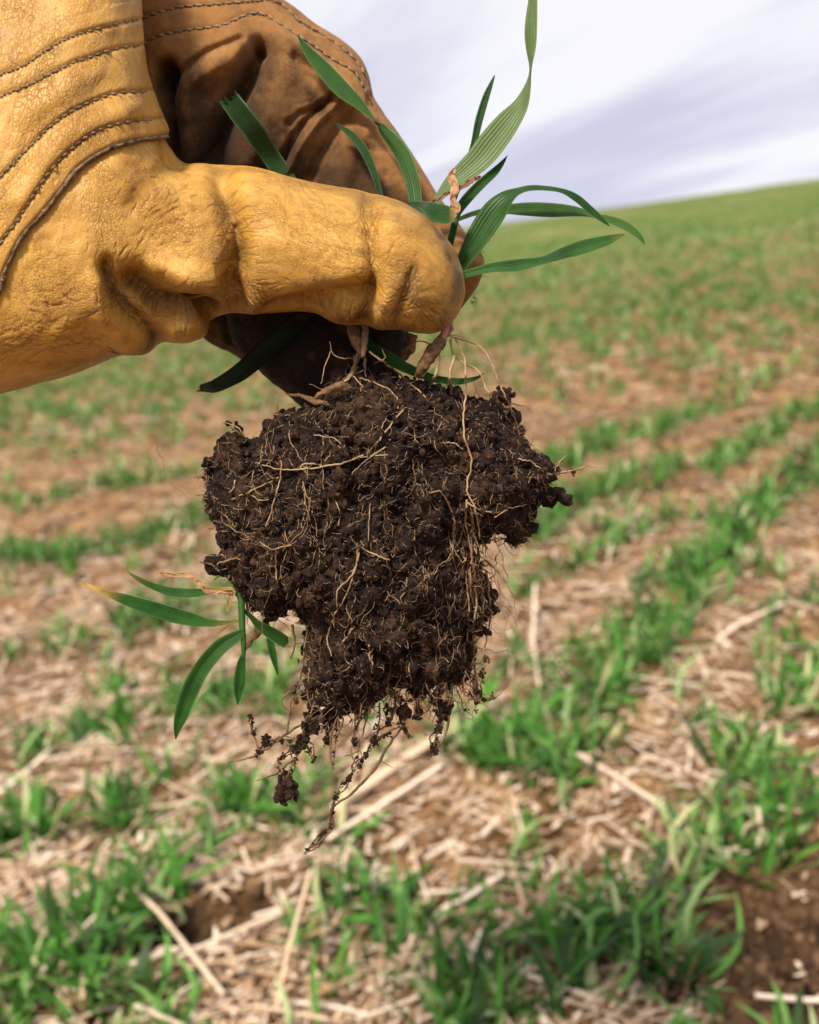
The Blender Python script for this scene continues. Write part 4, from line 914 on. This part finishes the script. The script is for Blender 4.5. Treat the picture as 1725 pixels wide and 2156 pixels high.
for P, R, tn in (([(1035, 600), (960, 690), (880, 790), (790, 840), (640, 880), (540, 885), (545, 865), (620, 865), (640, 880)], [1.8, 2.2, 1.9, 1.6], 0), ([(560, 885), (440, 890), (290, 850)], [1.6, 1.2], .1), ([(950, 780), (880, 830), (795, 895), (790, 915)], [1.6, 1.3], .1),
    ([(960, 820), (880, 825), (740, 850)], [1.2, 1.0], .1), ([(425, 840), (440, 880), (400, 1060), (360, 1170)], [2.0, 1.6, 1.2], .05), ([(430, 930), (300, 990), (200, 1035)], [1.4, 1.6, 1.6], 0), ([(300, 1020), (330, 1040), (380, 1035)], [1.4, 1.0], .1),
    ([(215, 940), (205, 980), (185, 1005)], [1.8, 1.4], 0), ([(1160, 1000), (1230, 1010), (1290, 1150), (1280, 1220), (1340, 1330)], [1.6, 2.4, 1.8], .35), ([(1480, 1125), (1560, 1080), (1640, 1060)], [1.5, 1.1], 0), ([(1340, 1040), (1400, 1080), (1470, 1100)], [2.0, 1.4], .1),
    ([(1215, 760), (1290, 760), (1330, 790)], [1.5, 1.2], 0), ([(600, 720), (700, 740), (735, 770)], [1.3, 1.0], .1), ([(410, 1300), (415, 1420), (420, 1465)], [1.2, 1.6, 1.4], 0), ([(870, 1060), (865, 1240)], [1.6, 1.2], .4), ([(830, 1270), (900, 1310), (970, 1335)], [2.0, 1.4], .1),
    ([(330, 1240), (390, 1280), (490, 1260)], [1.6, 1.4], .3), ([(130, 1350), (180, 1335), (240, 1325)], [1.8, 1.3], .2), ([(820, 1280), (790, 1400), (720, 1480), (710, 1560)], [1.6, 1.8, 1.4], .2), ([(550, 980), (560, 1080), (580, 1140)], [1.4, 1.2], .4),
    ([(700, 1040), (725, 1100), (715, 1165)], [1.2, 1.2], .1), ([(1600, 840), (1660, 850), (1725, 900)], [1.6, 1.3], .1), ([(1650, 760), (1700, 790), (1725, 805)], [1.6, 1.3], .0), ([(1530, 640), (1560, 580), (1600, 570), (1660, 600)], [1.3, 1.5, 1.3], .2),
    ([(1520, 500), (1550, 560), (1600, 680)], [1.6, 1.2], .35), ([(1370, 1100), (1380, 1200), (1420, 1290)], [2.0, 1.6], .2), ([(1350, 1040), (1345, 1150), (1370, 1300), (1365, 1450), (1380, 1570)], [2.4, 1.8, 1.6], .35), ([(1260, 1230), (1320, 1340), (1345, 1335)], [1.6, 1.2], .2),
    ([(150, 655), (220, 680), (250, 730)], [1.2, 1.4], .3), ([(1435, 1330), (1500, 1390), (1545, 1450), (1580, 1512)], [4.2, 3.2, 2.6, 1.6], .45), ([(1480, 1345), (1495, 1310), (1512, 1285)], [1.0, .6], .6), ([(1690, 1240), (1705, 1265), (1700, 1285)], [1.4, 1.0], .1)):
    root(z4(P), R, tone=tn, lift=8)
root([(1150, 1000), (1190, 993), (1235, 983), (1280, 986)], [3, 2.0, .8], tone=.3)
root([(1165, 1000), (1178, 975), (1192, 958)], [1.6, .9], tone=.1)
for P, R, tn in (([(1060, 30), (1020, 170), (975, 250), (945, 340), (960, 400)], [2, 2.2, 1.6], .2), ([(1045, 295), (1000, 350)], [2.6, 1.8], .0), ([(1095, 350), (1100, 400), (1110, 460)], [3.0, 2.0], .15), ([(1235, 400), (1250, 510)], [2.2, 1.5], .0),
    ([(1490, 40), (1540, 70), (1580, 130), (1615, 190)], [3.4, 2.4, 1.2], .4), ([(1520, 100), (1530, 250), (1510, 370)], [3, 2.4, 1.2], .5), ([(1460, 0), (1480, 180), (1470, 330), (1480, 500)], [3, 2.4, 2], .4), ([(1440, 100), (1455, 220), (1450, 350)], [2.2, 1.8], .3),
    ([(820, 290), (830, 360), (815, 410)], [3.4, 2.4, 1.4], .8), ([(900, 250), (870, 330), (860, 440), (820, 560), (800, 680)], [2.4, 2, 2.6], .7), ([(940, 340), (920, 500), (880, 620), (850, 690)], [2.6, 2.2, 2], .6), ([(850, 500), (780, 560), (800, 600)], [1.8, 1.6], .7),
    ([(870, 640), (800, 680), (710, 740), (680, 680), (675, 620)], [2.6, 3, 2.2, 1.2], .8), ([(780, 690), (700, 750), (640, 775), (590, 785)], [2.6, 2.2, 1.4], .75), ([(950, 650), (960, 700), (935, 800)], [1.4, 1.3, .8], .05), ([(930, 715), (965, 720)], [1.4, 1.2], .0),
    ([(825, 770), (780, 810), (740, 835), (690, 850)], [2.4, 2, 1.2], .8), ([(820, 770), (810, 730), (830, 690)], [1.6, 1.4], .8), ([(790, 800), (795, 850)], [2, 1.6], .7), ([(770, 890), (735, 920)], [1.5, .8], .6),
    ([(1100, 580), (1080, 660), (1060, 740), (1055, 800), (1040, 825)], [2.0, 1.8, 1.0], .3), ([(1230, 620), (1235, 660), (1250, 685)], [2.0, 1.2], .2), ([(1200, 540), (1170, 640), (1110, 680), (1080, 700)], [2.4, 2, 1.8], .8),
    ([(1230, 640), (1180, 700), (1120, 800), (1060, 870), (1000, 920), (960, 960), (965, 1020), (900, 1080), (860, 1110)], [2.2, 3.6, 2.6, 3.0, 2], .85), ([(1060, 740), (1030, 755), (1005, 760)], [2.6, 1], .7), ([(1140, 780), (1180, 805)], [1.4, .8], .5),
    ([(1340, 510), (1320, 580), (1285, 615)], [1.6, 1.2], .1), ([(1390, 560), (1385, 620), (1360, 700), (1325, 755), (1300, 770)], [2.4, 3, 2.4, 1.0], .8), ([(1470, 480), (1480, 540)], [4, 3], .8), ([(1350, 540), (1340, 600), (1320, 640)], [1.6, 1.2], .6),
    ([(985, 590), (1000, 640), (980, 700)], [2.4, 1.8], .8), ([(900, 560), (930, 620), (925, 680)], [2.2, 2], .8), ([(490, 65), (530, 75), (560, 100)], [1.4, 3.5], .8), ([(460, 45), (480, 60)], [.7, .9], .5), ([(535, 130), (560, 110)], [1.2, 2], .8)):
    root(z5(P), R, tone=tn, zfix=None, lift=7)
# many short rootlets over the clump
cand = np.argwhere(ins & (top > -900))
for k in range(150):
    i, j = cand[random.randrange(len(cand))]; x, y = xs[i], ys[j]; a = random.gauss(math.pi/2, .55) if random.random() < .6 else random.uniform(0, 6.28); L = random.uniform(50, 130)*(1.6 if y > 1050 and random.random() < .5 else 1); cu = random.gauss(0, 1.0)
    P = []; 
    for q in range(11): P.append((x, y)); x += math.cos(a)*L/11; y += math.sin(a)*L/11; a += cu/11+random.gauss(0, .38)
    root(P, [random.uniform(.6, 1.3), .45], tone=random.choice((.1, .3, .45, .6, .7)), lift=random.uniform(0, 4), wob=2.5, n=40)
A = Acc()
bp = np.array(ball, float)
for k in range(560):                                            # hair roots sticking out of the outline
    i = random.randrange(len(bp)); t = random.random(); p = bp[i]*(1-t)+bp[(i+1) % len(bp)]*t; d = bp[(i+1) % len(bp)]-bp[i]; nn = np.array([d[1], -d[0]])/np.hypot(*d)
    a = math.atan2(nn[1], nn[0])+random.gauss(0, .7); L = random.uniform(6, 26)*(1.5 if p[1] > 1400 else 1); x, y = p-nn*8; z = -90+random.uniform(-60, 60); Q_ = []
    for q in range(5): Q_.append((x, y, z)); x += math.cos(a)*L/4; y += math.sin(a)*L/4; a += random.gauss(.0, .5); z += random.gauss(0, 3)
    V, F, _ = tube(Q_, [random.uniform(.8, 2.0), .5], 4, 8, 1.5, k); A.add(world_pts(V), F, tone=np.full(len(V), random.choice((.2, .6, .8, .9))))
for k in range(1300):
    i, j = cand[random.randrange(len(cand))]; x, y = xs[i], ys[j]; z = top[i, j]+1.5; a = random.uniform(0, 6.28); L = random.uniform(8, 34); Q_ = []
    for q in range(4): Q_.append((x, y, z+random.uniform(0, 3))); x += math.cos(a)*L/4; y += math.sin(a)*L/4; a += random.gauss(0, .5)
    V, F, _ = tube(Q_, [random.uniform(.45, .9), .4], 4, 6, 1, k); A.add(world_pts(V), F, tone=np.full(len(V), random.choice((.0, .2, .4, .6, .8))))
for k in range(150):                                            # loose roots hanging from the lower end
    x, y = random.uniform(625, 1020), random.uniform(1290, 1470); y = min(y, 1500-abs(x-700)*.18); a = math.pi/2+random.gauss(0, .35); L = random.uniform(35, 110); z = -90+random.uniform(-80, 110); Q_ = []
    for q in range(8): Q_.append((x, y, z)); x += math.cos(a)*L/7; y += math.sin(a)*L/7; a += random.gauss(0, .38); z += random.gauss(0, 4)
    tn = random.choice((.15, .4, .7, .85, .9)); V, F, _ = tube(Q_, [random.uniform(.9, 2.6), .5], 5, 20, 3, k); A.add(world_pts(V), F, tone=np.full(len(V), tn))
    if random.random() < .6:
        c = Q_[random.randint(2, 6)]; V, F, t = clod(c, random.uniform(4, 10), 12); A.add(world_pts(V), F, tone=np.full(len(V), .97))
for k in range(75):                                             # long fine strands down the face, thickest along the right edge
    x = random.gauss(985, 28) if k < 42 else random.uniform(540, 940); y = random.uniform(1040, 1250) if k < 42 else random.uniform(850, 1250); a = math.pi/2+random.gauss(0, .12); L = random.uniform(90, 240); Q_ = []
    for q in range(14):
        zt = float(BZ(x, y)); 
        if zt < -900: zt = Q_[-1][2]-5 if Q_ else -60
        Q_.append((x, y, zt+random.uniform(1, 5))); x += math.cos(a)*L/13; y += math.sin(a)*L/13; a += random.gauss(0, .28)+(math.pi/2-a)*.15
    Qn = np.array(Q_); Qn[1:-1, 2] = np.maximum((Qn[:-2, 2]+Qn[1:-1, 2]+Qn[2:, 2])/3, Qn[1:-1, 2]-2)
    V, F, _ = tube(Qn, [random.uniform(.7, 1.5), .5], 4, 50, 2.5, k); A.add(world_pts(V), F, tone=np.full(len(V), random.choice((.0, .15, .3, .5, .6))))
V, F, At = A.get(); part('hair_roots', V, F, M['root'], soil, sb, At, stuff=True)

# ================================================================ LEAVES
def ribbon(pts, n=None, thick=1.8, fold=.16, mat='leaf', parent=wheat, base=plant_base, name='leaf', rag=0, dry=(0, 0), pale=0.0, dark=0.0, seed=0, label=None, crinkle=0):
    """pts rows: px py Z width tilt ; dry = (at start, at end)"""
    P = np.array([tuple(p)+(0,)*(5-len(p)) for p in pts], float); n = n or max(24, len(P)*9); C = catmull(P, n); w = np.maximum(C[:, 3], .8); tl = C[:, 4]
    X = C[:, :3]; T = np.gradient(X, axis=0); T[:, 2] *= .4; T /= np.linalg.norm(T, axis=1)[:, None]+1e-9
    pr = np.column_stack([-T[:, 1], T[:, 0], 0*T[:, 0]]); pr /= np.linalg.norm(pr, axis=1)[:, None]+1e-9; zz = np.array([0, 0, 1.0])
    side = pr*np.cos(tl)[:, None]+zz*np.sin(tl)[:, None]; nr = -pr*np.sin(tl)[:, None]+zz*np.cos(tl)[:, None]
    m = 9; u = np.linspace(-1, 1, m); V = []; uv = []
    for sgn in (1, -1):
        for uu in (u if sgn > 0 else u[::-1]):
            e = 1-abs(uu)**6
            h = -fold*(1-abs(uu))*w+ sgn*thick*.5*e
            if crinkle: h = h+crinkle*vnoise(np.column_stack([np.arange(n)*.35+seed, np.full(n, uu*2.0), np.zeros(n)]))
            V.append(X+side*(uu*w*.5)[:, None]+nr*h[:, None]); uv.append(np.column_stack([np.full(n, uu*.5+.5), np.linspace(0, 1, n), np.zeros(n)]))
    V = np.stack(V, 1); uv = np.stack(uv, 1)
    if rag:
        d = T[0]; k = np.arange(2*m); V[0] -= d[None]*(rag*RNG.uniform(-.6, 1, (2*m, 1))); V[1] -= d[None]*rag*.2
    Fc = grid_faces(n, 2*m, True); s = np.linspace(0, 1, n)
    dr = np.clip(dry[0]*(1-s/.36), 0, 1)+np.clip(dry[1]*(1-(1-s)/.22), 0, 1); one = np.ones((n, 2*m))
    edge_ = np.abs(uv[..., 0]-.5)*2
    at = {'leaf_uv': uv.reshape(-1, 3), 'dry': np.clip(dr[:, None]*one, 0, 1).ravel(), 'pale': np.clip(pale*one+.30*np.clip(edge_-.93, 0, 1)/.07*one, 0, 1).ravel(), 'dark': np.clip(dark*one*(1 if dark < .5 else 1)+0*one, 0, 1).ravel()}
    if mat == 'dryleaf': at['tone'] = np.clip(dark+.3*vnoise(V/9.0+seed), 0, 1).ravel()
    return part(name, world_pts(V).reshape(-1, 3), Fc, M[mat], parent, base, at, label=label)
# upper bunch (behind thumb, Z between thumb and index)
ribbon([(627, 74, -70, 2), (650, 109, -72, 22, .2), (685, 148, -75, 36, .3), (720, 186, -78, 38, .3), (756, 218, -82, 26, .5), (787, 250, -85, 16, 1.2), (808, 272, -85, 30, 2.4), (843, 316, -82, 38, 2.7), (865, 369, -78, 35, 2.8), (875, 425, -70, 30, 2.8), (880, 480, -60, 26, 2.8)], pale=.12, label='long twisted leaf lying over the curled finger')
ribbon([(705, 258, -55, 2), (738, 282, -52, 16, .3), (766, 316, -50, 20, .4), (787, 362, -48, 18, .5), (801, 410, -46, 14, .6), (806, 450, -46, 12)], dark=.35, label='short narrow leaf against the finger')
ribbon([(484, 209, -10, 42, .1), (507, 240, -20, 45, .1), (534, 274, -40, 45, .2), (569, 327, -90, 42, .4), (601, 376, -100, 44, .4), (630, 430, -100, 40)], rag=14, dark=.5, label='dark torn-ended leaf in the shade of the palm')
ribbon([(905, 450, -70, 14), (925, 415, -72, 20, .4), (957, 380, -70, 38, .3), (1006, 337, -62, 54, .2), (1037, 299, -55, 59, .15), (1069, 258, -48, 52, .2), (1096, 222, -45, 36, .4), (1111, 183, -42, 24, .9), (1117, 148, -40, 18, 1.3), (1118, 105, -38, 26, .7), (1118, 60, -35, 27, .2), (1122, 5, -34, 21, .3), (1126, -50, -32, 12, .3), (1130, -110, -30, 2)], n=130, pale=.62, fold=.08, label='tall pale leaf rising past the top of the frame')
ribbon([(1042, 158, -95, 2), (1033, 180, -95, 10, .3), (1023, 206, -95, 16, .4), (1009, 253, -97, 18, .4), (999, 299, -100, 15, .4), (990, 327, -100, 11), (970, 385, -100, 9), (950, 440, -95, 8)])
ribbon([(1069, 327, -70, 1), (1056, 345, -70, 11, .3), (1041, 362, -68, 19, .4), (1009, 391, -62, 23, .4), (978, 425, -55, 23, .4), (962, 452, -50, 16, .3), (955, 480, -48, 13), (948, 510, -50, 12)])
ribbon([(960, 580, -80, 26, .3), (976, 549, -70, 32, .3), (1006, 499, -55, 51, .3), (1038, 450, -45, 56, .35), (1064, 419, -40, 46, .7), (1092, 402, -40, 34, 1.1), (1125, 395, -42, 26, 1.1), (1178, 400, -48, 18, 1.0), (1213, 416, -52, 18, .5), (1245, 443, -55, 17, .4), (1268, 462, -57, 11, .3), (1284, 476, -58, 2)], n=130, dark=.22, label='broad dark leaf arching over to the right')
ribbon([(952, 470, -90, 8), (967, 461, -92, 9), (1006, 447, -96, 12, .3), (1055, 441, -98, 19, .3), (1108, 440, -98, 29, .2), (1161, 442, -96, 31, .2), (1213, 445, -92, 24, .5), (1252, 454, -88, 16, .9), (1284, 462, -85, 18, .5), (1319, 476, -82, 21, .4), (1347, 497, -80, 14, .4), (1358, 514, -80, 2)], n=120, pale=.18)
ribbon([(950, 590, -60, 14), (980, 577, -55, 16, .3), (1038, 563, -45, 21, .2), (1090, 558, -38, 26, .2), (1143, 548, -34, 22, .7), (1189, 532, -32, 26, .3), (1231, 519, -30, 30, .2), (1277, 506, -28, 23, .3), (1302, 497, -28, 12, .3), (1316, 493, -28, 3)], n=120, dry=(0, .25), label='long leaf reaching right below the arching one')
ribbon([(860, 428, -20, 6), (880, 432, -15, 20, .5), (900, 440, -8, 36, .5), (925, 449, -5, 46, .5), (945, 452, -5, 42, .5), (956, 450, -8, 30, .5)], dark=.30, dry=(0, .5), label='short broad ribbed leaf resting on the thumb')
ribbon([(964, 446, -45, 13), (957, 475, -42, 14), (950, 503, -45, 15), (942, 530, -55, 14)], fold=.3, name='stem')
ribbon([(960, 352, -25, 3), (950, 369, -22, 16, .5), (958, 394, -20, 18, -.3), (953, 420, -18, 16, .7), (962, 438, -16, 17, -.2), (955, 455, -15, 9, .3), (949, 466, -15, 3)], mat='dryleaf', crinkle=2.5, thick=1.4, label='curled orange dry leaf')
ribbon([(905, 428, -40, 3), (925, 417, -38, 7), (950, 404, -34, 9, .4), (978, 391, -30, 13, .5), (996, 378, -28, 12, .3), (1013, 372, -28, 6)], mat='dryleaf', dark=.7, crinkle=4, thick=1.4, seed=5, label='shrivelled brown leaf')
# below the thumb
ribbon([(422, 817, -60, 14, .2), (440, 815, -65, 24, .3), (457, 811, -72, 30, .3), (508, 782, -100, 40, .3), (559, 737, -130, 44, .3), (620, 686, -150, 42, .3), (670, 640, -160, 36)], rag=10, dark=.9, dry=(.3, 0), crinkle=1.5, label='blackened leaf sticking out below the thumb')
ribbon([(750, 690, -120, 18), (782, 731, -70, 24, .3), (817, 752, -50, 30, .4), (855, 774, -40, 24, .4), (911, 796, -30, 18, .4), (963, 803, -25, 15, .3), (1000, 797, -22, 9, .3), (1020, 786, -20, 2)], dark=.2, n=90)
ribbon([(880, 800, -35, 3), (892, 785, -32, 10), (900, 768, -32, 11), (905, 755, -32, 5)], mat='dryleaf', seed=3)
# crowns and seed husks
def blob(path, R, mat, parent, base, name, wob=1.5, tone=0.2, label=None):
    V, F, _ = tube(path, R, 14, 40); n_ = 2.0*np.stack([vnoise(V/9.0), vnoise(V/9.0+7), vnoise(V/9.0+13)], -1)*wob
    return part(name, world_pts(V+n_), F, M[mat], parent, base, {'tone': np.full(len(V), tone)}, label=label)
blob([(940, 690, -10), (925, 722, 0), (903, 752, 5), (884, 782, 0), (878, 796, -5)], [4, 13, 15, 10, 3], 'husk', wheat, plant_base, 'seed_husk')
blob([(948, 650, -60), (943, 684, -25), (937, 700, -5), (934, 716, 0)], [9, 10, 9, 5], 'pinknode', wheat, plant_base, 'crown', .8)
blob([(955, 640, -60), (948, 672, -30), (952, 694, -8), (938, 712, 2)], [3, 3, 4, 3], 'root', wheat, plant_base, 'stem')
blob([(742, 660, -50), (745, 700, -15), (752, 722, -5), (760, 745, 0)], [10, 13, 12, 4], 'husk', wheat, plant_base, 'crown')
blob([(765, 650, -50), (768, 700, -10), (766, 735, 5), (763, 752, 5)], [6, 7, 6, 3], 'root', wheat, plant_base, 'stem', tone=.55)
blob([(660, 838, 60), (690, 822, 70), (720, 812, 72), (742, 818, 70)], [2, 8, 10, 3], 'husk', soil, sb, 'seed_husk')
blob([(602, 828, -60), (640, 836, -30), (665, 846, 0), (690, 850, 20)], [1.5, 5, 7, 3], 'husk', soil, sb, 'seed_husk')
blob([(535, 945, -40), (545, 975, 0), (562, 1000, 20), (580, 1010, 20)], [2, 8, 9, 2], 'husk', soil, sb, 'seed_husk')
blob([(870, 705, -120), (860, 735, -120), (845, 760, -120)], [10, 14, 6], 'husk', wheat, plant_base, 'root_stub')

# ---- lower seedling growing sideways out of the clump
lb = world_pts(np.array([508, 1262, -60.0]))
low_ = thing('wheat_seedling', 'small wheat seedling dangling from the lower left of the soil clump', 'wheat plant', lb)
kw = dict(parent=low_, base=lb)
blob([(505, 1235, -70), (508, 1260, -60), (510, 1316, -50), (513, 1350, -48), (513, 1385, -48)], [5, 7.5, 7, 6, 4.5], 'leaf', low_, lb, 'stem', .3)
low_.children[-1].data.attributes.new('pale', 'FLOAT', 'POINT')
ribbon([(168, 1225, -10, 2), (195, 1236, -12, 8, .2), (223, 1248, -16, 13, .3), (270, 1264, -22, 25, .2), (340, 1287, -30, 35, .2), (399, 1303, -38, 31, .3), (440, 1311, -44, 18, .4), (475, 1311, -48, 9), (507, 1307, -50, 8)], dry=(1.5, .45), n=80, label='leaf with a yellow withered tip', **kw)
ribbon([(267, 1203, -60, 2), (285, 1215, -60, 9, .4), (311, 1229, -62, 14, .4), (352, 1244, -64, 19, .4), (399, 1249, -66, 20, .4), (446, 1244, -66, 13, .4), (490, 1240, -66, 9)], dry=(.3, .9), **kw)
ribbon([(331, 1199, -40, 4), (342, 1209, -40, 9, .4), (365, 1210, -40, 8, -.4), (399, 1213, -42, 10, .5), (420, 1226, -44, 9, -.5), (434, 1243, -46, 10, .4), (460, 1247, -50, 9), (490, 1246, -55, 9)], mat='dryleaf', crinkle=3, thick=1.3, seed=9, label='curled brown dry leaf', **kw)
ribbon([(513, 1328, -40, 10, .2), (498, 1340, -36, 24, .2), (463, 1363, -28, 34, .3), (425, 1408, -20, 37, .3), (400, 1457, -14, 38, .3), (383, 1504, -10, 32, .3), (374, 1532, -8, 18, .3), (370, 1557, -8, 2)], n=90, label='broad leaf curving down to the left', **kw)
ribbon([(513, 1375, -46, 7), (508, 1400, -44, 20, .2), (505, 1435, -42, 27, .2), (502, 1460, -42, 18, .2), (501, 1484, -42, 2)], **kw)
ribbon([(601, 1352, -70, 27, .4), (590, 1345, -68, 30, .4), (574, 1335, -66, 29, .4), (545, 1316, -62, 20, .4), (530, 1300, -60, 12, .4), (515, 1285, -58, 8)], rag=8, dark=.25, **kw)
ribbon([(566, 1335, -72, 10), (570, 1355, -72, 17, .4), (576, 1382, -72, 16, .4), (585, 1422, -72, 2)], **kw)
ribbon([(488, 1243, -60, 10), (484, 1262, -58, 11, .4), (478, 1288, -56, 6, .4)], mat='dryleaf', seed=12, **kw)
blob([(560, 1310, -140), (535, 1340, -150), (512, 1370, -160)], [9, 8, 4], 'husk', low_, lb, 'root_stub')
print('objects', len(bpy.data.objects), 'tris ~', sum(sum(len(p.vertices)-2 for p in o.data.polygons) if len(o.data.polygons) < 3000 else len(o.data.polygons)*2 for o in bpy.data.objects if o.type == 'MESH')/1e6)
